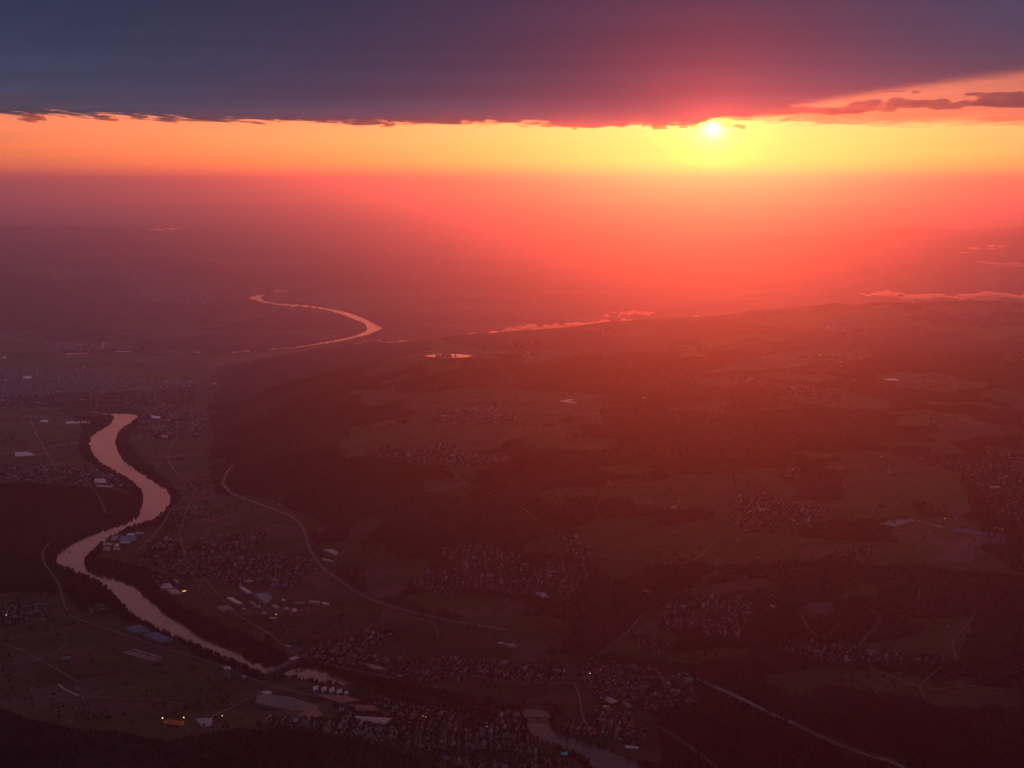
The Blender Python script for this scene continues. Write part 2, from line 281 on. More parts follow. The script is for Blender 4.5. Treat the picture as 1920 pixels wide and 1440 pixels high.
def resample(P,step):
    P=np.asarray(P,float); d=np.r_[0,np.cumsum(np.hypot(*np.diff(P,axis=0).T))]; n=max(int(d[-1]/step),2); t=np.linspace(0,d[-1],n+1)
    Q=np.stack([np.interp(t,d,P[:,0]),np.interp(t,d,P[:,1])],-1)
    for _ in range(3):
        Q[1:-1]=(Q[:-2]+2*Q[1:-1]+Q[2:])/4
    return Q
def ph(P): x,y,z=hit([p[0] for p in P],[p[1] for p in P]); return np.stack([x,y],-1)
ROADS=[('motorway',22,M_asphalt,[(437,873),(425,885),(417,907),(430,923),(470,940),(513,956),(547,970),(567,987),(575,1010),(582,1033),(598,1058),(615,1075),(640,1092),(673,1113),(740,1140),(807,1157),(873,1170),(953,1182)]),
 ('motorway',22,M_asphalt,[(1486,1357),(1520,1374),(1560,1392),(1600,1408),(1640,1423),(1700,1445)]),
 ('road',9,M_asphalt,[(437,872),(420,872),(400,880),(385,892),(350,897)]),('road',9,M_asphalt,[(332,820),(318,840),(313,858),(325,880),(345,898),(368,917)]),
 ('road',9,M_asphalt,[(58,788),(68,815),(85,845),(105,878)]),('road',9,M_asphalt,[(155,893),(185,930),(200,965)]),('railway',10,M_rail,[(340,940),(320,955),(307,980),(283,1008),(262,1030)]),
 ('railway',13,M_rail,[(173,1170),(233,1190),(287,1208),(333,1223),(400,1243),(443,1260),(493,1283),(567,1300),(640,1318)]),
 ('road',8,M_asphalt,[(0,1246),(40,1245),(72,1238),(103,1227),(123,1207)]),('road',8,M_asphalt,[(7,1208),(40,1218),(72,1237),(110,1257),(140,1275)]),
 ('track',7,M_track,[(0,1318),(73,1315),(167,1309),(247,1312),(300,1313),(347,1320)]),('road',9,M_asphalt,[(97,1015),(78,1033),(83,1057),(100,1080),(110,1093),(117,1120),(125,1147),(137,1158),(173,1170)]),
 ('road',9,M_asphalt,[(1273,1113),(1233,1130),(1203,1153),(1180,1183),(1140,1218),(1100,1240)]),('road',10,M_asphalt,[(1075,1280),(1087,1303),(1090,1327),(1092,1347),(1102,1362)]),
 ('road',7,M_track,[(1620,1245),(1673,1268),(1703,1283),(1723,1289),(1780,1290),(1827,1285),(1880,1292)]),('track',6,M_track,[(1735,1308),(1720,1288),(1747,1263),(1763,1253)]),
 ('track',6,M_track,[(1612,1210),(1620,1195),(1633,1183),(1667,1165),(1650,1152),(1620,1136)]),('track',6,M_track,[(1797,1240),(1783,1203),(1810,1177),(1827,1153)]),
 ('road',8,M_asphalt,[(1280,1058),(1303,1050),(1320,1040),(1330,1022),(1350,1010)]),('road',8,M_asphalt,[(1330,1042),(1353,1048),(1358,1057),(1340,1077),(1320,1085)]),
 ('track',7,M_track,[(847,877),(853,893),(877,907)]),('road',8,M_asphalt,[(980,797),(970,810),(950,817),(947,825)]),('track',7,M_track,[(822,1197),(820,1173),(800,1163),(763,1155),(727,1163),(718,1152)]),
 ('track',6,M_track,[(1500,1152),(1515,1175),(1528,1203),(1560,1190),(1572,1178),(1572,1168)]),('track',6,M_track,[(72,1315),(55,1292),(60,1288)]),('road',9,M_asphalt,[(560,1232),(640,1252),(700,1263),(800,1287),(830,1292)]),
 ('road',8,M_asphalt,[(1230,1362),(1270,1385),(1310,1412),(1350,1445)]),('road',7,M_asphalt,[(877,907),(930,930),(985,955),(1010,985),(1050,1000)]),('road',7,M_asphalt,[(1100,1035),(1150,1045),(1210,1052),(1280,1058)]),('road',8,M_asphalt,[(712,1262),(780,1258),(850,1262),(950,1278),(1075,1280)]),('road',7,M_asphalt,[(368,917),(352,950),(335,1000),(350,1050),(390,1092),(440,1150),(500,1185),(560,1232)]),('track',6,M_track,[(140,1275),(185,1290),(260,1288),(300,1313)]),('track',6,M_track,[(105,878),(120,900),(155,893)]),('road',7,M_asphalt,[(598,1058),(570,1072),(520,1090),(470,1100)]),('road',7,M_asphalt,[(1340,1077),(1400,1082),(1470,1070),(1510,1064)]),('road',8,M_asphalt,[(395,1345),(450,1318),(490,1295),(520,1285)]),('track',7,M_track,[(645,1090),(700,1068),(760,1073)]),('track',7,M_track,[(140,1285),(160,1305),(215,1310)])]
RW=[ph(r[3]) for r in ROADS]; RD=np.full(GX.shape,1e9)
for r,w in zip(ROADS,RW):
    q=resample(w,60); bb=(GX>q[:,0].min()-60)&(GX<q[:,0].max()+60)&(GY>q[:,1].min()-60)&(GY<q[:,1].max()+60)
    if bb.any(): RD[bb]=np.minimum(RD[bb],segdist(GX[bb],GY[bb],q,False)-r[1]/2)

# ------------------------------------------------------------------ land cover
GPX,GPY=to_px(GX,GY,GZ)
PLAIN=[(-3000,200),(-400,430),(560,425),(640,560),(640,640),(560,668),(430,690),(395,760),(400,830),(385,880),(420,960),(560,985),(600,1040),(620,1075),(700,1130),(860,1180),(1000,1215),(1100,1235),(1250,1262),(1230,1320),(1250,1450),(1300,1700),(-3000,1700)]
MEADOW=[[(750,740),(870,728),(960,728),(1040,735),(1140,742),(1140,765),(1090,785),(1010,800),(1065,820),(1055,838),(960,850),(960,862),(900,880),(880,905),(850,895),(830,870),(740,870),(690,855),(640,845),(640,825),(690,810),(760,795),(770,770),(700,760)],
 [(955,930),(1010,905),(1100,880),(1190,868),(1230,880),(1310,892),(1400,880),(1480,875),(1560,860),(1620,848),(1660,850),(1760,870),(1800,880),(1830,960),(1800,975),(1640,975),(1560,975),(1500,1000),(1400,1005),(1360,985),(1260,965),(1160,935),(1050,950)],
 [(1290,705),(1420,668),(1500,655),(1640,650),(1640,670),(1500,690),(1380,700)],[(1290,765),(1350,750),(1440,745),(1560,728),(1630,740),(1690,765),(1640,770),(1500,770),(1330,775)],[(1630,705),(1700,700),(1790,703),(1800,720),(1870,730),(1760,735),(1700,720)],
 [(1440,590),(1600,580),(1860,568),(1920,575),(1990,585),(1920,605),(1760,612),(1500,622),(1380,608)],[(1300,640),(1420,625),(1500,635),(1440,650),(1330,655)],[(1800,620),(1920,612),(2000,630),(1920,640),(1830,636)],
 [(1000,1010),(1060,1000),(1120,975),(1260,965),(1360,985),(1480,1000),(1600,1015),(1700,1020),(1760,1060),(1640,1065),(1560,1040),(1440,1060),(1330,1065),(1200,1060),(1120,1060),(1060,1040),(970,1040),(980,1020)],
 [(1240,1112),(1340,1096),(1410,1085),(1500,1080),(1640,1110),(1680,1120),(1560,1132),(1440,1127),(1400,1112),(1330,1118)],
 [(620,1040),(700,1033),(760,1045),(720,1060),(640,1065)],[(740,1120),(870,1105),(960,1125),(1010,1140),(960,1160),(800,1150)],[(620,1150),(700,1145),(820,1162),(950,1190),(880,1205),(740,1190),(640,1180)],[(900,1225),(1000,1215),(1040,1230),(1000,1240),(920,1238)],
 [(520,1060),(600,1060),(680,1080),(760,1075),(770,1095),(740,1125),(660,1110),(560,1100)],[(380,925),(500,935),(640,950),(640,980),(570,1005),(500,1000),(420,985),(370,975)],[(810,630),(860,650),(960,655),(1050,655),(1100,660),(980,690),(900,672),(800,664)],
 [(1440,1140),(1520,1125),(1640,1125),(1700,1160),(1800,1140),(1830,1180),(1790,1240),(1700,1235),(1620,1225),(1500,1200),(1440,1200)],[(1130,1220),(1200,1160),(1240,1135),(1240,1180),(1330,1210),(1400,1215),(1420,1230),(1300,1250),(1200,1240)],[(1430,1265),(1560,1250),(1700,1265),(1780,1285),(1920,1290),(1920,1330),(1700,1310),(1560,1290),(1440,1290)],
 [(1020,1100),(1080,1110),(1060,1130),(1010,1125)],[(790,905),(850,895),(900,915),(870,935),(800,925)],[(1560,1180),(1640,1170),(1610,1215),(1540,1205)]]
# (outline, colour) open land with a colour of its own
FIELDS=[([(1480,1130),(1600,1128),(1650,1148),(1690,1164),(1580,1168),(1530,1150)],(.20,.11,.12)),([(1450,1166),(1510,1163),(1520,1200),(1455,1195)],(.19,.10,.12)),
 ([(1650,992),(1760,1010),(1830,1005),(1890,1010),(1880,1022),(1830,1018),(1825,1055),(1750,1050),(1770,1030),(1720,1008)],(.19,.11,.11)),([(1643,985),(1665,977),(1712,973),(1716,976),(1668,989)],(.50,.42,.44)),([(1722,976),(1776,988),(1768,991),(1725,979)],(.36,.22,.2)),([(1790,989),(1890,1004),(1885,1008),(1785,996)],(.20,.16,.26)),
 ([(1500,1030),(1600,1018),(1560,1045),(1500,1056)],(.17,.09,.08)),([(1330,1098),(1390,1090),(1412,1106),(1370,1116),(1340,1112)],(.18,.10,.09)),([(560,1074),(640,1070),(640,1090),(600,1100),(570,1092)],(.18,.11,.10)),([(645,1072),(720,1068),(740,1075),(700,1100),(660,1100)],(.17,.10,.10)),
 ([(690,1115),(740,1098),(770,1098),(745,1122),(710,1124)],(.19,.11,.11)),([(935,1120),(970,1128),(985,1140),(955,1140)],(.22,.12,.12)),([(375,970),(440,960),(450,962),(400,982),(380,978)],(.18,.10,.09)),([(480,992),(520,982),(560,985),(568,1010),(520,1010)],(.17,.10,.09)),([(590,990),(628,982),(626,992),(600,1000)],(.18,.10,.09)),
 ([(1700,1150),(1730,1143),(1760,1152),(1710,1160)],(.16,.09,.09)),([(85,685),(180,690),(200,698),(120,700)],(.16,.08,.06)),([(230,1186),(320,1215),(260,1232),(180,1216),(190,1200)],(.12,.06,.06)),([(60,1290),(110,1283),(160,1310),(75,1312)],(.15,.10,.10)),([(165,1283),(195,1300),(170,1308),(118,1285)],(.14,.09,.09)),([(325,1230),(370,1240),(350,1260),(280,1250)],(.13,.07,.06)),
 ([(270,1315),(345,1322),(300,1340),(255,1330)],(.12,.08,.08)),([(165,1315),(262,1316),(215,1348),(140,1342)],(.10,.07,.07)),([(330,1345),(430,1345),(400,1355),(330,1352)],(.05,.06,.02)),([(395,1335),(440,1332),(450,1345),(400,1348)],(.08,.10,.03)),([(310,1290),(345,1283),(390,1300),(350,1315),(290,1305)],(.05,.07,.03)),([(0,1245),(60,1245),(70,1265),(0,1268)],(.12,.07,.07)),([(305,915),(345,893),(365,915),(335,925)],(.13,.09,.06))]
CLEAR=[[(975,1330),(985,1322),(1035,1324),(1045,1345),(1030,1352),(985,1352)],[(492,1266),(505,1275),(575,1250),(553,1232)],[(520,1268),(545,1273),(590,1280),(640,1285),(700,1295),(690,1312),(600,1297),(540,1286)],[(985,1350),(975,1375),(1010,1400),(1060,1425),(1080,1440),(1110,1445),(1040,1400),(992,1372)],[(1028,1342),(1045,1372),(1080,1384),(1115,1396),(1200,1430),(1220,1420),(1110,1380),(1050,1340)],[(190,1008),(215,1000),(270,998),(262,1008),(240,1024),(215,1038),(190,1040)]]
WOODS=[[(-3000,905),(60,908),(200,918),(262,935),(258,960),(235,978),(160,1003),(112,1025),(100,1050),(108,1068),(160,1088),(205,1115),(222,1143),(150,1145),(120,1112),(60,1112),(-3000,1120)],[(-3000,1335),(0,1336),(60,1354),(150,1373),(240,1380),(310,1394),(370,1386),(420,1374),(520,1369),(600,1376),(700,1397),(770,1418),(830,1442),(860,1700),(-3000,1700)],
 [(250,640),(420,625),(560,630),(600,640),(560,655),(400,655),(260,655)],[(0,515),(110,512),(200,530),(180,548),(0,548)],[(60,625),(200,618),(240,635),(90,640)],[(410,690),(640,650),(640,1000),(560,960),(430,900),(410,830)],[(1090,1290),(1250,1262),(1270,1330),(1230,1345),(1180,1320)],[(640,1262),(760,1283),(900,1310),(1000,1332),(990,1345),(900,1338),(760,1306),(690,1292),(640,1278)],
 [(130,775),(213,780),(208,797),(180,808),(165,820),(150,805)],[(262,1120),(310,1145),(340,1175),(430,1215),(520,1245),(560,1235),(480,1200),(400,1165),(330,1130),(290,1105)],[(1240,1330),(1500,1390),(1700,1460),(1400,1500),(1240,1440)],[(160,1060),(170,1045),(260,1062),(330,1090),(300,1108),(230,1088)],[(-100,700),(0,700),(60,705),(0,712)],[(225,800),(250,850),(330,925),(325,950),(285,900),(240,865),(222,840)]]
TOWN=[[(1250,1132),(1330,1120),(1400,1122),(1422,1137),(1402,1160),(1395,1190),(1390,1205),(1330,1197),(1300,1182),(1250,1187),(1240,1150)],
 [(820,1025),(900,1018),(980,1045),(975,1060),(900,1075),(960,1060),(1090,1055),(1110,1080),(1080,1095),(1110,1105),(1050,1120),(960,1115),(880,1100),(850,1115),(790,1110),(760,1090),(800,1068),(870,1060),(830,1045)],
 [(1045,990),(1085,990),(1090,1010),(1070,1015),(1120,1035),(1090,1050),(1060,1040),(1050,1015)],[(800,777),(850,773),(920,758),(960,745),(940,765),(980,784),(975,790),(920,795),(870,798),(820,790)],
 [(685,845),(740,842),(800,845),(820,828),(850,835),(870,848),(955,855),(950,868),(880,875),(800,868),(720,860)],[(1365,940),(1440,920),(1455,935),(1520,950),(1560,955),(1540,968),(1530,990),(1500,1000),(1460,990),(1400,1000),(1380,985),(1400,965),(1370,955)],
 [(1480,878),(1500,875),(1510,895),(1500,905),(1470,895)],[(1715,860),(1760,865),(1830,870),(1860,845),(1930,860),(1930,990),(1860,960),(1840,920),(1800,890),(1770,878),(1720,870)],
 [(1480,1200),(1500,1198),(1560,1210),(1640,1215),(1700,1225),(1700,1240),(1620,1250),(1560,1245),(1490,1230),(1445,1220),(1470,1215)],[(1710,1230),(1760,1225),(1775,1245),(1740,1252),(1712,1245)],
 [(385,1008),(500,1000),(503,1018),(440,1035),(590,1050),(602,1066),(560,1082),(540,1110),(470,1098),(425,1100),(400,1082),(340,1087),(290,1060),(265,1048),(280,1020),(310,1000),(330,1012),(340,1042)],[(325,955),(352,958),(355,982),(322,1000)],
 [(258,785),(300,760),(330,780),(380,770),(392,800),(360,822),(300,825),(262,815)],[(-60,690),(150,690),(260,710),(370,715),(365,760),(250,768),(100,764),(-60,765)],[(-60,870),(100,875),(170,880),(215,890),(250,915),(130,912),(40,900),(-60,892)],
 [(555,1228),(640,1195),(700,1182),(720,1200),(690,1225),(760,1240),(830,1230),(900,1240),(1060,1250),(1070,1277),(950,1277),(860,1267),(800,1283),(740,1270),(620,1248)],[(1080,1240),(1200,1245),(1280,1268),(1330,1300),(1290,1325),(1200,1335),(1150,1330),(1105,1300),(1078,1268)],
 [(1060,1352),(1100,1330),(1180,1335),(1230,1372),(1200,1402),(1130,1385),(1050,1368)],[(640,1296),(760,1318),(860,1340),(975,1352),(980,1372),(1005,1400),(1070,1440),(1000,1470),(860,1445),(770,1408),(690,1388),(560,1366),(480,1362),(500,1344),(640,1350),(620,1315)],
 [(1280,1110),(1340,1075),(1400,1080),(1410,1088),(1340,1088),(1300,1108)],[(1180,1190),(1230,1200),(1270,1210),(1250,1225),(1200,1220)],[(1870,665),(1940,655),(1940,675),(1875,682)],[(1345,705),(1400,700),(1500,720),(1580,738),(1570,750),(1500,745),(1420,725)],[(1490,670),(1600,668),(1630,680),(1560,685)],[(1520,605),(1600,600),(1640,630),(1590,635)],[(1770,585),(1860,580),(1860,595),(1790,602)],[(960,640),(1010,640),(1012,668),(965,665)],
 [(60,643),(250,640),(260,657),(60,658)],[(220,540),(400,545),(400,572),(240,565)],[(0,1135),(75,1128),(100,1160),(0,1172)],[(150,1134),(210,1130),(235,1155),(165,1150)],[(870,1250),(930,1240),(1000,1246),(900,1262)],[(290,1075),(330,1085),(300,1100),(270,1082)],[(1560,1035),(1640,1025),(1650,1035),(1580,1045)],[(1200,745),(1225,742),(1226,750),(1203,752)],[(80,505),(330,510),(330,525),(100,525)],[(680,1180),(740,1178),(740,1196),(700,1196)],[(1500,1012),(1515,1010),(1520,1016),(1505,1018)],[(1500,1062),(1522,1062),(1522,1069),(1500,1068)]]
rag=lambda a,b,s,k:(a+fbm(GX/180+k,GY/180,3)*s*9,b+fbm(GX/180,GY/180+k,3)*s*4)
wx,wy=rag(GPX,GPY,2.2,3); wx=wx+fbm(GX/60,GY/60,3)*9; wy=wy+fbm(GX/60,GY/60+7,3)*4
plain=inpoly(GPX,GPY,PLAIN); forest=~inpoly(wx,wy,PLAIN); far=GPY<620
farw=fbm(GX/2600,GY/1900,4)>.02
forest=np.where(far&(RR[:,None]>16000),farw,forest)
for p in MEADOW: forest&=~inpoly(wx,wy,p)
for p in FIELDS: forest&=~inpoly(GPX,GPY,p[0])
# shelter woods and hedges scattered over the open plateau
clear=(fbm(GX/520+11,GY/520,3)>.15)&~plain&(RR[:,None]<17000)&(GPY<1330); forest&=~clear
spots=(fbm(GX/420+5,GY/420,3)>.17)&~plain&(RR[:,None]<16000)
forest|=spots
for p in WOODS: forest|=inpoly(wx,wy,p)
forest|=(WD<np.clip(RR[:,None]*.006,25,70)*(.6+1.1*vnoise(GX/150,GY/150)))&(RR[:,None]<26000)
town=np.zeros(GX.shape,bool)
for p in TOWN: town|=inpoly(GPX+fbm(GX/90,GY/90,2)*8,GPY,p)
forest&=~town; forest&=~(RD<9); forest&=~(_d<70)
for p in CLEAR: forest&=~inpoly(GPX,GPY,p)
# strip fields
ang=vnoise(np.floor(GX/1600),np.floor(GY/1400))*1.2-.2
u=GX*np.cos(ang)+GY*np.sin(ang); v=-GX*np.sin(ang)+GY*np.cos(ang); big=np.where(RR>14000,2.2,1.0)[:,None]
vf=v; ci=np.floor(u/(340*big)); cj=np.floor(v/(105*big)+hsh(ci,3)*3); hh=hsh(ci,cj); h2=hsh(ci,cj,5)
pal=np.array([(.055,.070,.026),(.075,.080,.030),(.045,.058,.025),(.12,.085,.060),(.15,.10,.085),(.065,.075,.03),(.10,.085,.045),(.05,.06,.03)])
ALB=pal[(hh*7.99).astype(int)]*(.8+.4*h2)[...,None]
mead=np.stack([.085+.03*fbm(GX/500,GY/500,2),.100+.03*fbm(GX/500+4,GY/500,2),.032+0*GX],-1)
up_=(~plain)&(RR[:,None]<17000); mix_=np.where(h2>.5,.75,.15)[...,None]; ALB=np.where(up_[...,None],mead*(1-mix_)+ALB*mix_,ALB)
for p,col in FIELDS: ALB[inpoly(GPX,GPY,p)]=col
ALB[town]=np.array((.075,.070,.060)); ALB[forest]=np.array((.030,.033,.034)); ALB[WD<6]=np.array((.06,.055,.045))
ALB=np.clip(ALB*.82,0.005,.9)
GZd=GZ.copy(); canopy=forest&(RR[:,None]>12500)&~WMASK
GZd[canopy]+=12+10*vnoise(GX/40,GY/40)[canopy]
V=np.stack([GX,GY,GZd],-1).reshape(-1,3); I=np.arange(NR*NA).reshape(NR,NA)
me=np_mesh('ground',V,np.stack([I[:-1,:-1],I[:-1,1:],I[1:,1:],I[1:,:-1]],-1).reshape(-1,4)[:,::-1],smooth=True)
color_attr(me,'albedo',ALB.reshape(-1,3)); tag(link('ground',me,M_ground),kind='structure')

# water sheets
def poly_sheet(name,P,z,mat,kind='structure'):
    me=bpy.data.meshes.new(name); me.from_pydata([(a,b,z) for a,b in P],[],[tuple(range(len(P)))]); me.update()
    if me.polygons[0].normal.z<0: me.flip_normals()
    o=link(name,me,mat); 
    if kind: tag(o,kind=kind)
    return o
poly_sheet('lake',LAKE,474.0,M_water)
for k_,w in enumerate(WW): poly_sheet('river',w,.3 if k_==3 else 0.0,M_water)

# ------------------------------------------------------------------ roads, railway (ribbons laid on the ground)
def ribbon(name,P,width,mat,lift=1.2,kind='structure',zfix=None,step=28):
    Q=resample(P,step); T=np.gradient(Q,axis=0); T/=np.linalg.norm(T,axis=1,keepdims=True)+1e-9; Nn=np.stack([-T[:,1],T[:,0]],-1)
    A_=Q-Nn*width/2; B_=Q+Nn*width/2
    if zfix is None: zz=np.maximum(np.maximum(hgt(A_[:,0],A_[:,1]),hgt(B_[:,0],B_[:,1])),hgt(Q[:,0],Q[:,1]))+lift
    else: zz=zfix(np.linspace(0,1,len(Q)))
    za=zb=zz
    V=np.concatenate([np.c_[A_,za],np.c_[B_,zb],np.c_[A_,za-3],np.c_[B_,zb-3]]); n=len(Q); i=np.arange(n-1)
    f=[np.stack([i,n+i,n+i+1,i+1],-1)[:,::-1],np.stack([i,i+1,2*n+i+1,2*n+i],-1)[:,::-1],np.stack([n+i,3*n+i,3*n+i+1,n+i+1],-1)[:,::-1]]
    o=link(name,np_mesh(name,V,f),mat)
    if kind: tag(o,kind=kind)
    return o
for (nm,wd,mt,P),Wp in zip(ROADS,RW): ribbon(nm,Wp,wd*.78,mt)
# viaduct across the wooded valley: deck > piers
pa,pb=ph([(1283,1261)])[0],ph([(1488,1358)])[0]; za_,zb_=gz(*pa)+4,gz(*pb)+4
zmid=[(p,gz(pa[0]+(pb[0]-pa[0])*p,pa[1]+(pb[1]-pa[1])*p)) for p in np.linspace(.05,.95,10)]
via=ribbon('viaduct',np.array([pa,(pa+pb)/2,pb]),20,M_concrete,kind=None,zfix=lambda t:za_+(zb_-za_)*t)
tag(via,'long straight grey motorway viaduct on piers over the dark wooded valley, lower right','viaduct')
ux,uy=(pb-pa)/np.hypot(*(pb-pa))
for p,gzv in zmid:
    q=pa+(pb-pa)*p; zt=za_+(zb_-za_)*p-3
    if zt-gzv<6: continue
    v=[(q[0]+a*3*ux-b*7*uy,q[1]+a*3*uy+b*7*ux,z) for z in(gzv-4,zt) for a,b in((-1,-1),(1,-1),(1,1),(-1,1))]
    me=bpy.data.meshes.new('pier'); me.from_pydata(v,[],[(0,1,5,4),(1,2,6,5),(2,3,7,6),(3,0,4,7),(4,5,6,7)]); link('pier',me,M_concrete,via)

# ------------------------------------------------------------------ woodland
def bil(arr,x,y):
    j=np.clip(np.rint(np.interp(np.arctan2(x,y),AZc,np.arange(NA))).astype(int),0,NA-1); i=np.clip(np.rint(np.interp(-np.arctan2(H,np.hypot(x,y)),-DEP,np.arange(NR))).astype(int),0,NR-1)
    return arr[i,j]
def tree_mesh(name,x,y,z,r,h,conif,seed):
    """many small crowns in one mesh: 3 jittered rings and a top each"""
    n=len(x); R=np.random.default_rng(seed); K=6; ang=np.arange(K)*2*np.pi/K
    lev=np.where(conif[:,None],np.array([[.10,.75,.45,.34]]),np.array([[.16,.80,.48,.98]])); lev2=np.where(conif[:,None],np.array([[.72,.22]]),np.array([[.80,.62]]))
    V=np.empty((n,3*K+1,3))
    for li,(hf,rf) in enumerate(((lev[:,0],lev[:,1]),(lev[:,2],np.where(conif,.62,1.0)),(lev2[:,0],lev2[:,1]))):
        a=ang[None]+R.random((n,1))*6.3; rr_=r[:,None]*rf[:,None]*(.72+.56*R.random((n,K)))
        V[:,li*K:(li+1)*K,0]=x[:,None]+np.cos(a)*rr_; V[:,li*K:(li+1)*K,1]=y[:,None]+np.sin(a)*rr_; V[:,li*K:(li+1)*K,2]=z[:,None]+h[:,None]*(hf[:,None]+.14*(R.random((n,K))-.5))
    V[:,3*K]=np.stack([x,y,z+h],-1)
    k=np.arange(K); k2=(k+1)%K
    q=np.concatenate([np.stack([l*K+k,l*K+k2,(l+1)*K+k2,(l+1)*K+k],-1) for l in(0,1)]); t=np.stack([2*K+k,2*K+k2,np.full(K,3*K)],-1)
    base=(np.arange(n)*(3*K+1))[:,None,None]
    me=np_mesh(name,V.reshape(-1,3),[(q[None]+base).reshape(-1,4),(t[None]+base).reshape(-1,3)])
    tone=((.6+.8*R.random(n))*np.clip(1+2.2*fbm(x/420,y/420,3),.45,1.7))[:,None]*np.where(conif[:,None],np.array([[.030,.034,.034]]),np.where(R.random((n,1))<.15,np.array([[.055,.048,.036]]),np.array([[.040,.044,.036]])))
    color_attr(me,'albedo',np.repeat(tone,3*K+1,axis=0)); return me
def scatter(mask,d0,d1,spf,azm=22.5,keep=1.0,seed=1):
    R=np.random.default_rng(seed); xs=[];ys=[];ss=[]
    for a,b in zip(np.linspace(d0,d1,31)[:-1],np.linspace(d0,d1,31)[1:]):
        m=(a+b)/2; sp=spf(m); n=int(2*math.radians(azm)*(b*b-a*a)/2/sp**2*keep)
        rr=np.sqrt(R.uniform(a*a,b*b,n)); az_=R.uniform(-1,1,n)*math.radians(azm); x=np.sin(az_)*rr; y=np.cos(az_)*rr
        k=bil(mask,x,y); xs.append(x[k]); ys.append(y[k]); ss.append(np.full(k.sum(),sp))
    return np.concatenate(xs),np.concatenate(ys),np.concatenate(ss)
spf=lambda d:9.5+max(d-4200,0)*.00125
fm=forest&~WMASK
x,y,s=scatter(fm,3600,15900,spf,seed=5)
con=fbm(x/600,y/600,3)+np.random.default_rng(9).normal(0,.12,len(x))>.02
R=np.random.default_rng(21); z=hgt(x,y)-1; r=s*.56*R.uniform(.75,1.2,len(x)); h=np.where(con,R.uniform(17,27,len(x)),R.uniform(13,21,len(x)))
print('forest trees',len(x))
tag(link('forest',tree_mesh('forest',x,y,z,r,h,con,31),M_tree),'dark mixed woodland covering hills, slopes and river banks','forest',kind='stuff')
# lone trees and garden trees between the houses and along field edges
hedge=(~forest)&~_m&(_d>40)&~town&~WMASK&((np.abs(np.mod(vf,105*big)-52)>48)|(fbm(GX/260,GY/260,3)>.13))&~WMASK&(WD>8)&(RD>5)
x,y,s=scatter(hedge,4300,13000,spf,keep=.11,seed=6); x2,y2,s2=scatter(town&(WD>8)&(RD>4),4300,14000,spf,keep=.6,seed=7); x=np.r_[x,x2]; y=np.r_[y,y2]; s=np.r_[s,s2]
R=np.random.default_rng(22); print('garden trees',len(x))
tag(link('garden_trees',tree_mesh('garden_trees',x,y,hgt(x,y)-.5,s*R.uniform(.3,.55,len(x)),R.uniform(7,15,len(x)),R.random(len(x))<.25,32),M_tree),'scattered hedgerow and garden trees among fields and houses','trees',kind='stuff')

# ------------------------------------------------------------------ houses
HP=np.array([(-1,-1,0),(1,-1,0),(1,1,0),(-1,1,0),(-1,-1,1),(1,-1,1),(1,1,1),(-1,1,1),(-1.08,0,1.75),(1.08,0,1.75),(-1.12,-1.15,.93),(1.12,-1.15,.93),(1.12,1.15,.93),(-1.12,1.15,.93)],float)
HQ=np.array([(0,1,5,4),(2,3,7,6),(1,2,6,5),(3,0,4,7)]); HT=np.array([(5,6,9),(7,4,8)]); HR=np.array([(10,11,9,8),(12,13,8,9)])
def house_pts(x,y,z,a,L,Wd,hh):
    P=HP[None]*np.stack([L,Wd,hh],-1)[:,None,:]*np.array([.5,.5,1]); ca,sa=np.cos(a)[:,None],np.sin(a)[:,None]
    return np.stack([x[:,None]+P[...,0]*ca-P[...,1]*sa,y[:,None]+P[...,0]*sa+P[...,1]*ca,z[:,None]-1+P[...,2]],-1)
PLACES=['in the village block beside the long field','in the large village in the middle distance','in the hamlet above the large village','in the upper meadow village','in the lower meadow village','in the village on the right plateau','in the little hamlet on the plateau','in the far right village','in the village strip among dark woods, lower right','in the small hamlet at the lower right','in the town on the right bank of the river bend','beside the railway above the bend','in the far riverside town','in the wide far town on the left','in the village left of the upper river','in the town strip behind the power dam','on the hillside east of the arched bridge','on the right bank below the arched bridge','in the old town left of the arched bridge']
hx=[];hy=[];ha=[];hp=[]
for i,P in enumerate(TOWN):
    P=np.array(P,float); bx,by,_=hit(P[:,0],P[:,1]); R=np.random.default_rng(100+i); th=R.uniform(0,1.5)
    if len(bx)==0: continue
    ca,sa=math.cos(th),math.sin(th); uu=bx*ca+by*sa; vv=-bx*sa+by*ca; dm=np.hypot(bx,by).mean()
    su,sv=(19,23) if i in(15,16,17,18,10) else (23,29)
    if dm>13000: su,sv=34,46
    if i in (7,21,22,23): su,sv=40,50
    if (uu.max()-uu.min())*(vv.max()-vv.min())/su/sv>60000: su*=2; sv*=2
    U,Vv=np.meshgrid(np.arange(uu.min(),uu.max(),su),np.arange(vv.min(),vv.max(),sv)); Vv=Vv+sv*.5*((np.round((Vv-vv.min())/sv)%2)*-.5); U=U+R.normal(0,su*.2,U.shape)+40*np.sin(Vv/130); Vv=Vv+R.normal(0,sv*.15,U.shape)+40*np.sin(U/150)
    x=(U*ca-Vv*sa).ravel(); y=(U*sa+Vv*ca).ravel(); z=hgt(x,y); px,py=to_px(x,y,z)
    k=inpoly(px+fbm(x/90,y/90,2)*14,py+fbm(x/90+5,y/90,2)*6,P)&(bil(WD,x,y)>14)&(bil(RD,x,y)>8)&~bil(WMASK,x,y)&(R.random(x.shape)>(.2 if dm<13000 else (.5 if dm<17000 else .72)))&(fbm(x/140+i,y/140,2)<.26)
    x,y=x[k],y[k]; hx.append(x);hy.append(y);ha.append(th+R.choice([0,math.pi/2],len(x),p=[.7,.3])+R.normal(0,.08,len(x))); hp.append(np.full(len(x),i))
hx=np.concatenate(hx);hy=np.concatenate(hy);ha=np.concatenate(ha);hp=np.concatenate(hp)
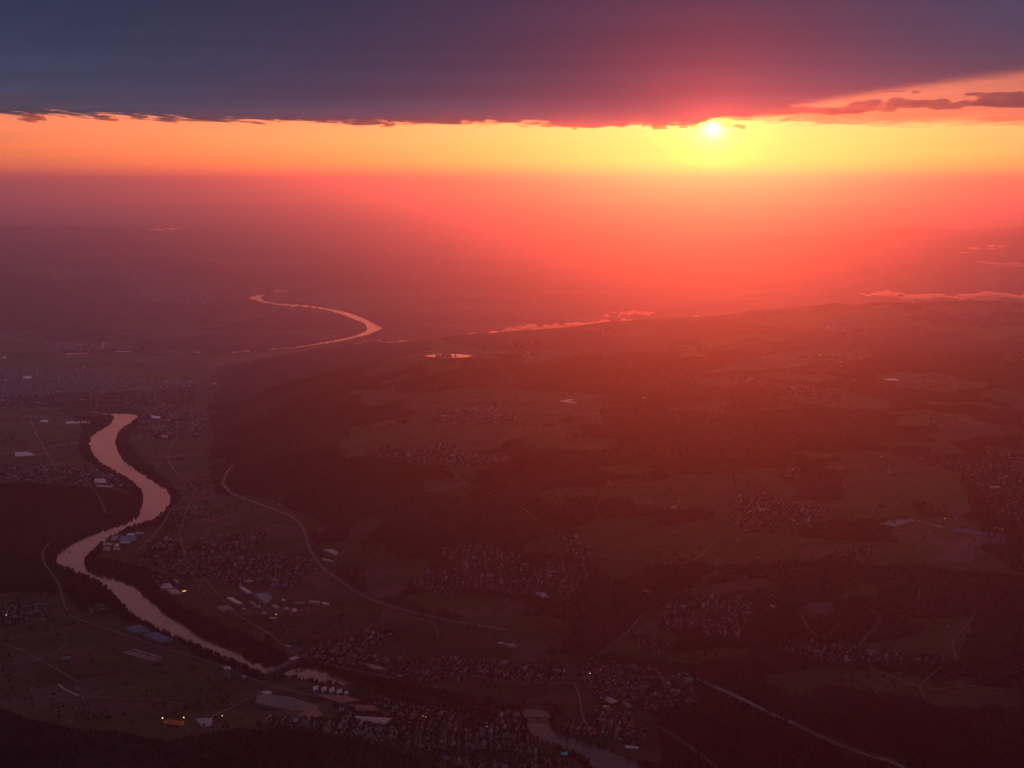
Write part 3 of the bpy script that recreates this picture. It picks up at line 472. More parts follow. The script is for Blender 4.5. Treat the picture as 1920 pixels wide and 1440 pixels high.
# farms and odd houses out on the open land
R=np.random.default_rng(77); x,y,s=scatter((~forest)&~town&(WD>40),4500,15000,lambda d:260,keep=.5,seed=8); hx=np.r_[hx,x];hy=np.r_[hy,y];ha=np.r_[ha,R.uniform(0,3,len(x))];hp=np.r_[hp,np.full(len(x),99)]
# industrial halls: picture outline of the roof, height, roof material, label
IND=[([(227,1008),(256,1008),(252,1017),(223,1017)],9,'pale','pale ribbed hall, largest in the works inside the river bend','r'),([(240,1002),(253,1003),(252,1006.5),(237,1006.5)],8,'white','small white hall at the top of the works inside the river bend',''),
([(211,1008),(222,1008),(217,1015),(207,1015)],8,'grey','grey hall nearest the water at the top of the river-bend works',''),([(195,1020),(212,1021),(209,1026),(192,1025)],9,'grey','wide grey hall at the left edge of the river-bend works',''),([(194,1028),(207,1028.5),(206,1036),(193,1035.5)],9,'green','olive roofed hall in the lower left of the river-bend works',''),
([(255,1000),(269,1000.5),(268,1003.5),(254,1003.5)],8,'pink','pinkish hall, rightmost of the river-bend works',''),([(226,1018.5),(245,1018),(242,1022.5),(224,1022)],9,'grey','long grey hall in the middle of the river-bend works','r'),([(217,1022.3),(224,1022),(222,1027),(213,1027)],8,'white','small white roofed hall left of middle in the river-bend works',''),([(213,1029.5),(227,1030),(225,1033.5),(212,1033.5)],7,'pink','low reddish hall at the bottom of the river-bend works',''),
([(296,1100),(318,1096),(325,1106),(303,1108)],11,'pale','pale hall with a yellow end wall on the bank below the river bend','y'),([(312,1109.5),(330,1107),(342,1117),(323,1118.5)],10,'grey','grey hall behind the yellow-ended one on the river bank',''),([(326,1091),(332,1090),(337,1095),(331,1096)],10,'pink','small pink topped block above the yellow-ended hall',''),
([(476,1119),(501,1114),(511,1125),(498,1135)],12,'pale','largest pale hall of the riverside industrial estate','r'),([(424,1124),(436,1123.5),(455,1135),(446,1137)],10,'white','long white hall on the left of the riverside industrial estate',''),([(447,1104),(457,1103),(474,1115),(464,1116)],9,'pale','long narrow pale hall at the top of the riverside industrial estate',''),
([(457,1092),(472,1089),(477,1093),(461,1096)],9,'pink','warm-toned hall standing alone above the industrial estate',''),([(553,1131),(571,1131),(571,1133.6),(553,1133.6)],7,'pink','low thin hall in the row right of the industrial estate',''),([(579,1130),(600,1130),(600,1134.5),(579,1134.5)],9,'pink','long cream fronted hall in the row right of the industrial estate','r'),([(604,1132),(617,1133),(616,1138),(605,1137)],9,'white','square white hall ending the row right of the industrial estate',''),
([(607,1038),(623,1032),(636,1035),(630,1044)],10,'pale','big pale faceted depot beside the curving motorway',''),([(604,1051),(630,1049.5),(628,1054),(606,1055)],6,'white','low white shed under the pale depot beside the motorway',''),([(527,1126.5),(533,1125.5),(536,1129),(530,1130)],8,'white','tiny white cube right of the largest estate hall',''),([(509,1137),(520,1137.5),(524,1143.5),(513,1142.5)],9,'grey','grey works building under the largest estate hall',''),
([(532,1142),(540,1142),(542,1147.5),(533,1147.5)],9,'grey','squat grey works building at the lower right of the estate',''),([(546,1146),(555,1143.5),(558,1148.5),(549,1152)],9,'pale','pale works building at the right corner of the estate',''),([(505,1159),(518,1159),(518,1161.5),(505,1161.5)],5,'white','bright low shed at the lowest edge of the estate',''),([(466,1131),(474,1130),(490,1143),(481,1143)],8,'dark','dark hall between the white and the largest hall of the estate',''),([(492,1150),(500,1150),(500,1154),(491,1154)],6,'grey','small grey shed at the lower middle of the estate',''),
([(405,1140),(430,1137),(440,1146),(416,1149)],7,'dark','dark flat hall at the lower left of the estate',''),([(233,1181),(263,1173.5),(283,1187),(253,1190)],8,'glass','large pale greenhouse on the left bank beside the tree line','g'),([(267,1193),(292,1187.5),(325,1202),(304,1208)],7,'glass','long greenhouse block just right of the large greenhouse','g'),
([(483,1312),(547,1314),(598,1328),(588,1338),(478,1327)],12,'dark','huge grey saw-toothed factory on the left bank below the dam','s'),([(490,1302),(503,1299),(512,1303),(500,1307)],9,'white','small white hall above the saw-toothed factory',''),([(367,1357.5),(398,1353),(397,1360),(381,1363.5)],8,'pale','pale hall at the wood edge beside the lit clay pitch',''),
([(420,1264),(433,1264),(433,1270),(420,1270)],34,'pale','tall pale block among the red cranes on the left bank','t'),([(453,1276),(461,1275),(462,1280),(455,1281)],22,'grey','shorter grey block right of the cranes on the left bank','t'),
([(586,1293),(596,1290),(597,1297),(588,1300)],11,'white','leftmost of the five white riverside apartment blocks','t'),([(602,1295),(612,1291),(613,1298),(604,1302)],11,'white','second from left of the five white riverside apartment blocks','t'),([(617,1297),(626,1293),(628,1300),(619,1304)],11,'white','middle one of the five white riverside apartment blocks','t'),([(631,1300),(640,1296),(642,1303),(633,1306)],11,'white','fourth from left of the five white riverside apartment blocks','t'),([(645,1302),(652,1299),(654,1304),(647,1307)],10,'white','rightmost of the five white riverside apartment blocks','t'),
([(587,1304),(652,1310),(676,1318),(640,1321)],9,'red','very long red edged warehouse under the apartment blocks',''),([(655,1324),(700,1328),(712,1336),(672,1335)],9,'red','dull red warehouse left of the old town',''),([(667,1346),(735,1354),(722,1362),(665,1351)],8,'pale','long L-shaped pale shed above the dark foreground wood',''),([(560,1343),(592,1340),(606,1347),(570,1351)],8,'red','brownish red hall under the saw-toothed factory',''),
([(1133,1317),(1146,1312.5),(1160,1319.5),(1147,1324.5)],11,'pale','pale hall with lit edge on the slope right of the town road','y'),([(1165,1321),(1179,1321.5),(1189,1330),(1177,1331.5)],9,'green','greenish flat hall beside the pale slope hall',''),([(1131,1326.5),(1143,1326),(1141,1330.5),(1130,1329.5)],8,'white','small pale block under the pale slope hall',''),([(1172,1404),(1197,1406),(1196,1411),(1172,1409)],13,'white','white many-windowed riverside building on the right bank, bottom','t'),  # lit edge of the slope hall is put in as yellow wall colour
([(932,1207),(943,1206),(948,1209.5),(938,1211)],7,'white','bright white farm shed in the field above the town',''),([(946,1211),(962,1208.5),(970,1215),(958,1217)],8,'pink','long ribbed barn beside the white shed above the town',''),([(1003,1113.5),(1021,1113),(1030,1125),(1014,1124)],10,'white','white ribbed hall at the lower edge of the large village','r'),([(1210,1108),(1228,1110),(1224,1114),(1205,1112)],7,'pink','pale hall where the road leaves the wood above the village block','') ,
([(283,781),(302,783),(300,787),(285,785.5)],10,'white','white hall near the far river bend town',''),([(303,817.5),(316,819),(314,823),(304,822)],10,'pink','pinkish hall at the lower edge of the far river bend town',''),([(28,850.5),(53,850),(69,856.5),(29,859)],11,'pale','wide pale works in the fields far left',''),([(177,900),(198,900),(200,908),(177,908)],10,'pale','square striped hall left of the upper river',''),([(181,911),(212,912.5),(212,916),(181,915)],9,'grey','long low hall under the striped hall left of the upper river',''),
([(77,790),(90,790),(90,793.3),(75,793.3)],10,'white','small white hall on the far left industrial spit',''),([(124,793),(150,791.5),(150,796),(124,797)],10,'pale','pale hall on the far left industrial spit','') ,([(152,791),(170,791),(170,796),(153,796)],10,'white','white hall at the water end of the far left industrial spit',''),([(44,707.5),(60,706.5),(58,712),(43,712)],12,'pale','pale hall in the wide far town on the left',''),
([(1049,754.5),(1071,749),(1074,750.5),(1052,756)],8,'white','upper of two bright farm sheds on the upper meadow',''),([(1060,753.5),(1081,756),(1081,757.8),(1058,755.8)],8,'white','lower of two bright farm sheds on the upper meadow',''),([(1258,952),(1284,953),(1300,958),(1262,958)],7,'pink','long pale farm building on the meadow left of the plateau village',''),([(1857,913),(1875,914.5),(1871,917.3),(1856,916)],9,'pale','pale hall in the far right village',''),([(1865,991),(1884,993.5),(1884,996.5),(1865,994)],8,'pink','bright hall at the right end of the purple field',''),
([(1656,712),(1680,711),(1685,715),(1660,716)],9,'white','white farm hall on the far right meadow',''),([(1437,1115),(1449,1117),(1451,1119.5),(1437,1118)],8,'pink','pale farm hall right of the village block',''),([(1443,1138),(1455,1138),(1456,1142),(1444,1142)],8,'white','white farm shed between village block and big field',''),([(625,1274),(648,1277),(650,1279),(626,1276.5)],6,'dark','dark shed on the left bank below the dam',''),([(683,1247),(712,1252),(727,1259),(700,1258)],9,'pink','long pale shed on the right bank behind the dam','')]
def prism(name,base,z0,z1,mat,parent=None,cap=True):
    n=len(base); v=[(a,b,z0) for a,b in base]+[(a,b,z1) for a,b in base]; f=[(i,(i+1)%n,n+(i+1)%n,n+i) for i in range(n)]
    if cap: f.append(tuple(range(n,2*n)))
    me=bpy.data.meshes.new(name); me.from_pydata(v,[],f); me.update(); return link(name,me,mat,parent)
def ccw(b):
    s_=sum(b[i][0]*b[(i+1)%len(b)][1]-b[(i+1)%len(b)][0]*b[i][1] for i in range(len(b))); return b if s_>0 else b[::-1]
used=[]
for P,hgt_,mt,lab,fl in IND:
    x,y,z=hit([p[0] for p in P],[p[1] for p in P]); b=np.array(ccw(list(zip(x,y)))); cx,cyy=b.mean(0); z0=float(z.mean()); used.append((cx,cyy,np.hypot(b[:,0]-cx,b[:,1]-cyy).max()))
    nm='greenhouse' if fl=='g' else ('apartment_block' if fl=='t' and hgt_<15 else ('tower_block' if fl=='t' else 'industrial_hall'))
    E0=bpy.data.objects.new(nm,None); COL.objects.link(E0); E0.location=(cx,cyy,z0-1); L=[(q[0]-cx,q[1]-cyy) for q in b]
    tag(E0,lab,{'greenhouse':'greenhouse','apartment_block':'apartment block','tower_block':'tower','industrial_hall':'industrial building'}[nm])
    wm=M_glass if fl=='g' else (M_yellow if fl=='y' else M_wall[0 if mt in('white','pale','pink') else 1]); rm=M_glass if fl=='g' else M_flat[mt]
    prism('wall',L,0,hgt_+1,wm,E0,False)
    e=[np.subtract(L[(i+1)%len(L)],L[i]) for i in range(len(L))]; k=int(np.argmax([np.hypot(*q) for q in e]))
    if len(L)==4:      # roof: gables in bays for ribbed/glass/saw-toothed halls, shallow pitch otherwise
        A0,B0,C0,D0=[np.array(L[(k+i)%4]) for i in range(4)]; ln=np.hypot(*(B0-A0)); nb=max(1,int(ln/(12 if fl=='g' else 22))) if fl in'rsg' and fl else 1
        v=[];f=[]
        if nb>1:
            for i in range(nb):
                p0,p1=A0+(B0-A0)*i/nb,A0+(B0-A0)*(i+1)/nb; q0,q1=D0+(C0-D0)*i/nb,D0+(C0-D0)*(i+1)/nb; m0,m1=(p0+p1)/2,(q0+q1)/2; o=len(v); rz=hgt_+1; hh_=3.0
                v+=[(*p0,rz),(*m0,rz+hh_),(*p1,rz),(*q0,rz),(*m1,rz+hh_),(*q1,rz)]; f+=[(o,o+1,o+4,o+3),(o+1,o+2,o+5,o+4),(o,o+2,o+1),(o+3,o+4,o+5)]
        else:
            m0,m1=(A0+D0)/2,(B0+C0)/2; rz=hgt_+1; hh_=1.2 if hgt_<20 else .6; v=[(*A0,rz),(*B0,rz),(*C0,rz),(*D0,rz),(*m0,rz+hh_),(*m1,rz+hh_)]; f=[(0,1,5,4),(2,3,4,5),(1,2,5),(3,0,4)]
        me=bpy.data.meshes.new('roof'); me.from_pydata(v,[],f); me.update(); link('roof',me,rm,E0)
    else:
        c0=np.mean(L,0); v=[(*p,hgt_+1) for p in L]+[(*(c0+(np.array(p)-c0)*.96),hgt_+2.2) for p in L]; n=len(L); me=bpy.data.meshes.new('roof'); me.from_pydata(v,[],[(i,(i+1)%n,n+(i+1)%n,n+i) for i in range(n)]+[tuple(range(n,2*n))]); me.update(); link('roof',me,rm,E0)
        if fl=='s':
            xs_=np.linspace(.1,.9,9)
            A0,B0,C0,D0=[np.array(L[i]) for i in (0,1,len(L)-2,len(L)-1)]
            v=[];f=[]
            for t in xs_:
                p=A0+(B0-A0)*t; q=D0+(C0-D0)*t; p,q=p+(q-p)*.08,p+(q-p)*.92; n_=np.array([-(q-p)[1],(q-p)[0]]); n_=n_/np.hypot(*n_)*5; o=len(v)
                v+=[(*p,hgt_+2.3),(*q,hgt_+2.3),(*(p+n_),hgt_+2.3),(*(q+n_),hgt_+2.3),(*p,hgt_+6),(*q,hgt_+6)]; f+=[(o,o+1,o+5,o+4),(o+2,o+4,o+5,o+3),(o,o+4,o+2),(o+1,o+3,o+5)]
            me=bpy.data.meshes.new('skylight'); me.from_pydata(v,[],f); me.update(); link('skylight',me,M_flat['pink'],E0)
    if 'many-windowed' in lab:
        a_=np.array(L[k]); bq=np.array(L[(k+1)%4]); cands=[(np.array(L[i]),np.array(L[(i+1)%4])) for i in range(4)]; a_,bq=max(cands,key=lambda e:np.hypot(*(e[1]-e[0]))-(e[0][1]+e[1][1])*.5); dr=(bq-a_)/np.hypot(*(bq-a_)); no=np.array([dr[1],-dr[0]])*.15; ln=np.hypot(*(bq-a_))
        for s in np.arange(3,hgt_-2,4):
            for t in np.arange(2,ln-3,5):
                p=a_+dr*t+no; q=p+dr*2.4; me=bpy.data.meshes.new('window'); me.from_pydata([(*p,s),(*q,s),(*q,s+2.2),(*p,s+2.2)],[],[(0,1,2,3)]); link('window',me,M_flat['dark'],E0)
used=np.array(used)
# ---- houses: keep clear of halls; the nearest 300 in view are things, the rest one mass
for a in used:
    k=np.hypot(hx-a[0],hy-a[1])>a[2]+6; hx,hy,ha,hp=hx[k],hy[k],ha[k],hp[k]
hz=hgt(hx,hy); R=np.random.default_rng(5); n=len(hx); rr_=R.random(n); big_=R.random(n)<.09
L_=np.where(big_,R.uniform(18,34,n),R.uniform(9,12.5,n)); W_=np.where(big_,R.uniform(10,14,n),R.uniform(7,9,n)); H_=np.where(big_,R.uniform(7,13,n),R.uniform(4,6.5,n))
fp=np.hypot(hx,hy)>15000; L_=np.where(fp,L_*1.2,L_)
rt=np.where(rr_<.50,0,np.where(rr_<.78,1,2)); print('houses',n)
px,py=to_px(hx,hy,hz+5); dist_=np.hypot(hx,hy); inview=(px>8)&(px<1912)&(py>0)&(py<1430)&(hp<19)
order=np.argsort(np.where(inview,dist_,1e9))
near=order[:300]; nearmask=np.zeros(n,bool); nearmask[near]=True; far_=np.where(~nearmask)[0]
P_=house_pts(hx[far_],hy[far_],hz[far_],ha[far_],L_[far_],W_[far_],H_[far_]); nb_=len(far_); o_=(np.arange(nb_)*14)[:,None,None]
fl_=[(HQ[None]+o_).reshape(-1,4),(HR[None]+o_).reshape(-1,4),(HT[None]+o_).reshape(-1,3)]
roofc=np.array([(.32,.30,.33),(.24,.14,.12),(.15,.115,.11)])[rt[far_]]*R.uniform(.5,1.5,(nb_,1)); wallc=np.array([(.38,.34,.33)])*R.uniform(.6,1.15,(nb_,1))
cc=np.empty((nb_,14,3)); cc[:,:8]=wallc[:,None]; cc[:,8:]=roofc[:,None]; me=np_mesh('houses',P_.reshape(-1,3),fl_); 
# per-face colour so that walls and roofs keep their own tone
nq=nb_*4; fc=np.concatenate([np.repeat(wallc,4,0),np.repeat(roofc,2,0),np.repeat(wallc,2,0)]); lc=np.concatenate([np.repeat(fc[:nq],4,0),np.repeat(fc[nq:nq+nb_*2],4,0),np.repeat(fc[nq+nb_*2:],3,0)])
at=me.color_attributes.new('albedo','FLOAT_COLOR','CORNER'); ca_=np.ones((len(lc),4),np.float32); ca_[:,:3]=lc; at.data.foreach_set('color',ca_.ravel())
tag(link('houses',me,M_house),'thousands of small distant houses in the villages and towns of the valley and plateau','houses',kind='stuff')
RN=['pale grey roofed','red-brown roofed','dark brown roofed']; protos={}
def house_proto(w,r):
    for nm,sel,m in(('wall',[tuple(q) for q in HQ]+[tuple(q) for q in HT],M_wall[w]),('roof',[tuple(q) for q in HR],M_roof[r])):
        me=bpy.data.meshes.new(nm); me.from_pydata([(a*.5,b*.5,c_-.0) for a,b,c_ in HP],[],sel); me.materials.append(m); me.update(); protos[(w,r,nm)]=me
    # chimney and window strips
for w in(0,1):
    for r_ in(0,1,2): house_proto(w,r_)
def cube_me(nm,m,b):
    me=bpy.data.meshes.new(nm); x0,x1,y0,y1,z0,z1=b; me.from_pydata([(x,y,z) for x in(x0,x1) for y in(y0,y1) for z in(z0,z1)],[],[(0,1,3,2),(4,6,7,5),(0,4,5,1),(2,3,7,6),(0,2,6,4),(1,5,7,3)]); me.materials.append(m); me.update(); return me
chim=cube_me('chimney',M_concrete,(.18,.26,-.08,.08,1.2,1.95))
NEARBY=[((560,1365),'nearest the red hall by the saw-toothed factory'),((620,1340),'between the saw-toothed factory and the red warehouse'),((700,1372),'below the long L-shaped shed'),((780,1335),'behind the L-shaped shed'),((800,1405),'along the dark foreground wood'),((870,1350),'in the middle of the old town'),((900,1425),'at the bottom edge of the picture'),((965,1360),'close to the arched bridge'),((1000,1410),'along the left river bank'),((1060,1440),'beside the swimming pool'),((1100,1350),'beside the town road'),((1180,1375),'behind the white riverside building'),((1120,1290),'under the top of the slope'),((1200,1310),'beside the pale slope halls'),((1290,1310),'at the edge of the viaduct wood'),((640,1220),'at the left end of the strip'),((720,1255),'beside the long bank shed'),((880,1255),'in the middle of the strip'),((1020,1262),'at the right end of the strip')]
for c_,i in enumerate(near):
    big1=L_[i]>17; w=int(R.random()<.35); r_=int(rt[i]); pl=PLACES[int(hp[i])]; nb_=min(NEARBY,key=lambda q:math.hypot(q[0][0]-px[i],(q[0][1]-py[i])*2)); pl=nb_[1]
    h_=bpy.data.objects.new('house',None); COL.objects.link(h_); h_.location=(hx[i],hy[i],hz[i]-1); h_.rotation_euler=(0,0,ha[i]); h_.scale=(L_[i],W_[i],H_[i])
    tag(h_,f"{'large' if big1 else 'small'} {RN[r_]} {'white' if w==0 else 'grey'} house {pl}",'house',f"{'large' if big1 else 'small'} {RN[r_]} {'white' if w==0 else 'grey'} houses {pl}")
    a=bpy.data.objects.new('wall',protos[(w,r_,'wall')]); COL.objects.link(a); a.parent=h_
    a=bpy.data.objects.new('roof',protos[(w,r_,'roof')]); COL.objects.link(a); a.parent=h_
    b_=bpy.data.objects.new('chimney',chim); COL.objects.link(b_); b_.parent=a

# ------------------------------------------------------------------ riverside trees one can tell apart against the water
def tree_proto(seed,conif):
    R=np.random.default_rng(seed); v=[];f=[]
    for k in range(70 if not conif else 60):      # leaf clumps through the crown
        if conif: t=R.random()**.8; zz=.12+.86*t; rad=(1-t)*.30*R.uniform(.4,1); s=.07
        else: th=R.uniform(0,6.28); ph_=math.acos(R.uniform(-1,1)); q=R.random()**.33; zz=.60+.36*q*math.cos(ph_); rad=.36*q*math.sin(ph_); s=.10
        th=R.uniform(0,6.28); cx,cyy=rad*math.cos(th),rad*math.sin(th); o=len(v); s*=R.uniform(.7,1.3)
        for dx,dy,dz in((1,0,0),(-1,0,0),(0,1,0),(0,-1,0),(0,0,1),(0,0,-1)): v.append((cx+dx*s*R.uniform(.6,1.2),cyy+dy*s*R.uniform(.6,1.2),zz+dz*s*R.uniform(.5,.9)))
        f+=[(o,o+2,o+4),(o+2,o+1,o+4),(o+1,o+3,o+4),(o+3,o,o+4),(o+2,o,o+5),(o+1,o+2,o+5),(o+3,o+1,o+5),(o,o+3,o+5)]
    cme=bpy.data.meshes.new('crown'); cme.from_pydata(v,[],f); cme.update(); tn=R.uniform(.7,1.3,(len(v)//6,1))*np.array([[.030,.036,.017]]) if not conif else R.uniform(.7,1.3,(len(v)//6,1))*np.array([[.018,.024,.015]])
    color_attr(cme,'albedo',np.repeat(tn,6,0)); cme.materials.append(M_tree)
    tv=[];tf=[]
    for l,(zz,rr__) in enumerate(((0,.035),(.3,.026),(.62,.014),(.85,.004))):
        for j in range(6): tv.append((rr__*math.cos(j*1.047),rr__*math.sin(j*1.047),zz))
    for l in range(3):
        for j in range(6): tf.append((l*6+j,l*6+(j+1)%6,(l+1)*6+(j+1)%6,(l+1)*6+j))
    for j in range(4):
        a=j*1.6+seed; o=len(tv); z_=.36+.07*j
        tv+=[(0,.012,z_),(0,-.012,z_),(0,0,z_+.03),(.24*math.cos(a),.24*math.sin(a),z_+.2)]; tf+=[(o,o+1,o+3),(o+1,o+2,o+3),(o+2,o,o+3)]
    tme=bpy.data.meshes.new('trunk'); tme.from_pydata(tv,[],tf); tme.update(); tme.materials.append(M_trunk); return cme,tme
TP=[(tree_proto(s,c_),c_) for s,c_ in((1,False),(2,False),(3,False),(4,True),(5,True))]
def bank(P,step,labs,grp,seed,off=(4,14),hm=1.0):
    w=plane_pts(P); Q=resample(w,step); R=np.random.default_rng(seed); T=np.gradient(Q,axis=0); T/=np.linalg.norm(T,axis=1,keepdims=True); 
    for ki,(q,t) in enumerate(zip(Q[1:-1],T[1:-1])):
        ft=ki/max(len(Q)-2,1); pos=('at the far end' if ft<.34 else 'midway' if ft<.67 else 'at the near end')
        q=q+R.normal(0,step*.25)*t
        for sg in(1,-1):
            p=q+np.array([-t[1],t[0]])*sg*R.uniform(*off)
            if not bil(WMASK,*[np.array([k]) for k in p])[0]: break
        else: continue
        px,py=to_px(p[0],p[1],5.)
        if not(5<px<1915 and py<1436): continue
        tk=int(R.choice(5,p=[.3,.27,.25,.1,.08])); (cm_,tm_),con_=TP[tk]; hh_=R.uniform(14,27)*hm
        t_=bpy.data.objects.new('conifer_tree' if con_ else 'bank_tree',None); COL.objects.link(t_); t_.location=(p[0],p[1],max(gz(*p),.5)-.5); t_.rotation_euler=(0,0,R.uniform(0,6.28)); t_.scale=(hh_,hh_,hh_)
        kd=('tall ' if hh_>20.5*hm else 'low ')+('pointed conifer ' if con_ else 'round tree '); tag(t_,kd+pos+' '+labs,'tree',kd+pos+' '+labs)
        for nm,m in(('crown',cm_),('trunk',tm_)): a=bpy.data.objects.new(nm,m); COL.objects.link(a); a.parent=t_
bank(RIV_L[15:21],42,'on the left bank above the bend','b',1)
bank(RIV_L[20:26],38,'on the left bank below the bend','b',2)
bank(RIV_L[26:],30,'between the greenhouses and the dam','b',3)
bank(RIV_R[15:24],42,'beside the river-bend works','b',4)
bank(RIV_R[24:31],34,'on the right bank below the works','b',5)
bank(POND_R[:7],26,'on the far shore below the dam','b',6)
bank(POND_L[:6],26,'on the near shore below the dam','b',7,(8,16),.5)
bank(POND_L[8:15],22,'on the left bank below the bridge','b',8,(4,14),.7)
bank(POND_R[11:17],28,'on the right bank below the bridge','b',9)

# ------------------------------------------------------------------ single structures
def empty(name,loc,rz=0,label=None,cat=None,group=None):
    o=bpy.data.objects.new(name,None); COL.objects.link(o); o.location=loc; o.rotation_euler=(0,0,rz); return tag(o,label,cat,group)
class MB:
    def __init__(s): s.v=[]; s.f=[]
    def box(s,x0,x1,y0,y1,z0,z1):
        o=len(s.v); s.v+=[(x,y,z) for x in(x0,x1) for y in(y0,y1) for z in(z0,z1)]; s.f+=[tuple(o+k for k in q) for q in((0,1,3,2),(4,6,7,5),(0,4,5,1),(2,3,7,6),(0,2,6,4),(1,5,7,3))]; return s
    def bar(s,a,b,w):
        a=Vector(a); b=Vector(b); d=(b-a).normalized(); u=d.orthogonal().normalized()*w; v=d.cross(u).normalized()*w; o=len(s.v)
        for p in(a,b): s.v+=[tuple(p+u),tuple(p+v),tuple(p-u),tuple(p-v)]
        s.f+=[(o+i,o+(i+1)%4,o+4+(i+1)%4,o+4+i) for i in range(4)]+[(o+3,o+2,o+1,o),(o+4,o+5,o+6,o+7)]; return s
    def lattice(s,z0,z1,w0,w1,n,t):
        for i in range(n+1):
            z=z0+(z1-z0)*i/n; w=w0+(w1-w0)*i/n; c_=[(-w,-w,z),(w,-w,z),(w,w,z),(-w,w,z)]
            for k in range(4): s.bar(c_[k],c_[(k+1)%4],t*.6)
            if i:
                for k in range(4): s.bar(pv[k],c_[k],t); s.bar(pv[k],c_[(k+1)%4],t*.6)
            pv=c_
        return s
    def cyl(s,x,y,z0,z1,r0,r1,n=12):
        o=len(s.v); s.v+=[(x+r*math.cos(i*6.2832/n),y+r*math.sin(i*6.2832/n),z) for z,r in((z0,r0),(z1,r1)) for i in range(n)]; s.f+=[(o+i,o+(i+1)%n,o+n+(i+1)%n,o+n+i) for i in range(n)]+[tuple(o+n+i for i in range(n))]; return s
    def build(s,name,mat,parent=None): me=bpy.data.meshes.new(name); me.from_pydata(s.v,[],s.f); me.update(); return link(name,me,mat,parent)
def H1(px,py): x,y,z=hit([px],[py]); return float(x[0]),float(y[0]),float(z[0])
# power dam across the river
a,b=plane_pts([(501,1267)])[0],plane_pts([(557,1240)])[0]; Ld=float(np.hypot(*(b-a))); rz=math.atan2(b[1]-a[1],b[0]-a[0])
dam=empty('power_dam',(a[0],a[1],0),rz,'low concrete power dam crossing the river diagonally between two tree banks','dam')
MB().box(0,Ld,-7,7,-4,9).build('weir_wall',M_concrete,dam); MB().box(-2,Ld+2,-4,4,13,14.2).build('walkway',M_flat['dark'],dam)
for i in range(7):
    t=Ld*(.1+.11*i); MB().box(t-2.2,t+2.2,-13,13,-4,15).build('gate_pier',M_concrete,dam)
ph_=MB().box(Ld*.80,Ld,-14,14,-4,19).build('powerhouse',M_wall[1],dam); MB().box(Ld*.79,Ld+1,-15,15,19,20.5).build('roof',M_flat['pale'],ph_)
# arched bridge
a,b=plane_pts([(985.5,1349)])[0],plane_pts([(1032,1350)])[0]; Lb=float(np.hypot(*(b-a))); rz=math.atan2(b[1]-a[1],b[0]-a[0])
br=empty('arch_bridge',(a[0],a[1],0),rz,'small two-arched stone bridge over the river at the bottom of the picture','bridge')
for k in(0,1):
    c0=Lb*(.27+.46*k); r0=Lb*.2; V=[];Fc=[]; N_=16
    for i in range(N_+1):
        u_=-1+2*i/N_; x_=c0+r0*u_; zi=.6+5.4*math.sqrt(max(0,1-u_*u_)); V+=[(x_,-4,zi),(x_,-4,7),(x_,4,zi),(x_,4,7)]
    for i in range(N_): o=i*4; Fc+=[(o,o+4,o+5,o+1),(o+2,o+3,o+7,o+6),(o,o+2,o+6,o+4)]
    me=bpy.data.meshes.new('arch'); me.from_pydata(V,[],Fc); me.update(); link('arch',me,M_stone,br)
MB().box(-4,Lb+4,-4.6,4.6,7,8.6).build('deck',M_stone,br); MB().box(Lb*.47,Lb*.53,-6,6,-4,6.98).build('pier',M_stone,br)
for x0_,x1_ in((-4,Lb*.07),(Lb*.93,Lb+4)): MB().box(x0_,x1_,-4.2,4.2,-4,6.98).build('abutment',M_stone,br)
# tower cranes
for (px,py,hh_,an,lab) in((387,1268,38,2.2,'leftmost red tower crane of the left-bank works'),(402,1291,44,.6,'red tower crane standing beside the dark building site, second from left'),(420,1297,48,2.8,'tallest red tower crane below the pale tower block'),(447,1270,42,1.4,'red tower crane right of the pale tower block')):
    x,y,z=H1(px,py); cr=empty('tower_crane',(x,y,z),an,lab,'crane','red tower cranes on the left bank')
    MB().lattice(0,hh_,1.1,1.1,12,.28).build('mast',M_crane,cr); j=MB(); j.bar((-12,0,hh_),(38,0,hh_),.5); j.bar((-12,0,hh_),(0,0,hh_+7),.25); j.bar((0,0,hh_+7),(36,0,hh_),.25); j.build('jib',M_crane,cr)
    MB().box(-13,-9,-1.4,1.4,hh_-3,hh_).build('counterweight',M_concrete,cr); MB().box(-1.2,1.2,-2.6,-1.1,hh_-3,hh_-.5).build('cab',M_flat['white'],cr)
# pylons and masts
def pylon(px,py,hh_,lab,rz=0):
    x,y,z=H1(px,py); o=empty('power_pylon',(x,y,z-.5),rz,lab,'pylon'); MB().lattice(0,hh_,4.2,.7,9,.35).build('tower',M_steel,o)
    for zz,w in((.70,9),(.82,12),(.94,8)): MB().bar((-w,0,hh_*zz),(w,0,hh_*zz),.5).bar((-w,0,hh_*zz),(0,0,hh_*zz+3),.25).bar((w,0,hh_*zz),(0,0,hh_*zz+3),.25).build('crossarm',M_steel,o)
pylon(333,1209,50,'grey lattice pylon by the greenhouses on the left bank',.5); pylon(1723,1128,55,'tall lattice pylon at the wood edge above the big ploughed field',.9)
def mast(x,y,hh_,w,lab):
    o=empty('radio_mast',(x,y,gz(x,y)-1),0,lab,'mast'); MB().lattice(0,hh_*.8,w,w*.7,14,w*.45).build('tower',M_steel,o); MB().cyl(0,0,hh_*.8,hh_,w*.45,w*.25).build('antenna',M_steel,o); MB().cyl(0,0,hh_*.66,hh_*.69,w*2.2,w*2.2).build('platform',M_steel,o)
x,y,z=H1(1297,606); mast(x,y,150,2.6,'thin tall radio mast on the ridge crest under the sun')
for px,lab in((125,'thin mast on the faint far hills at the left'),):
    d=rays(px,412.); k=33000/math.hypot(d[0],d[1]); mast(d[0]*k,d[1]*k,150,6,lab)
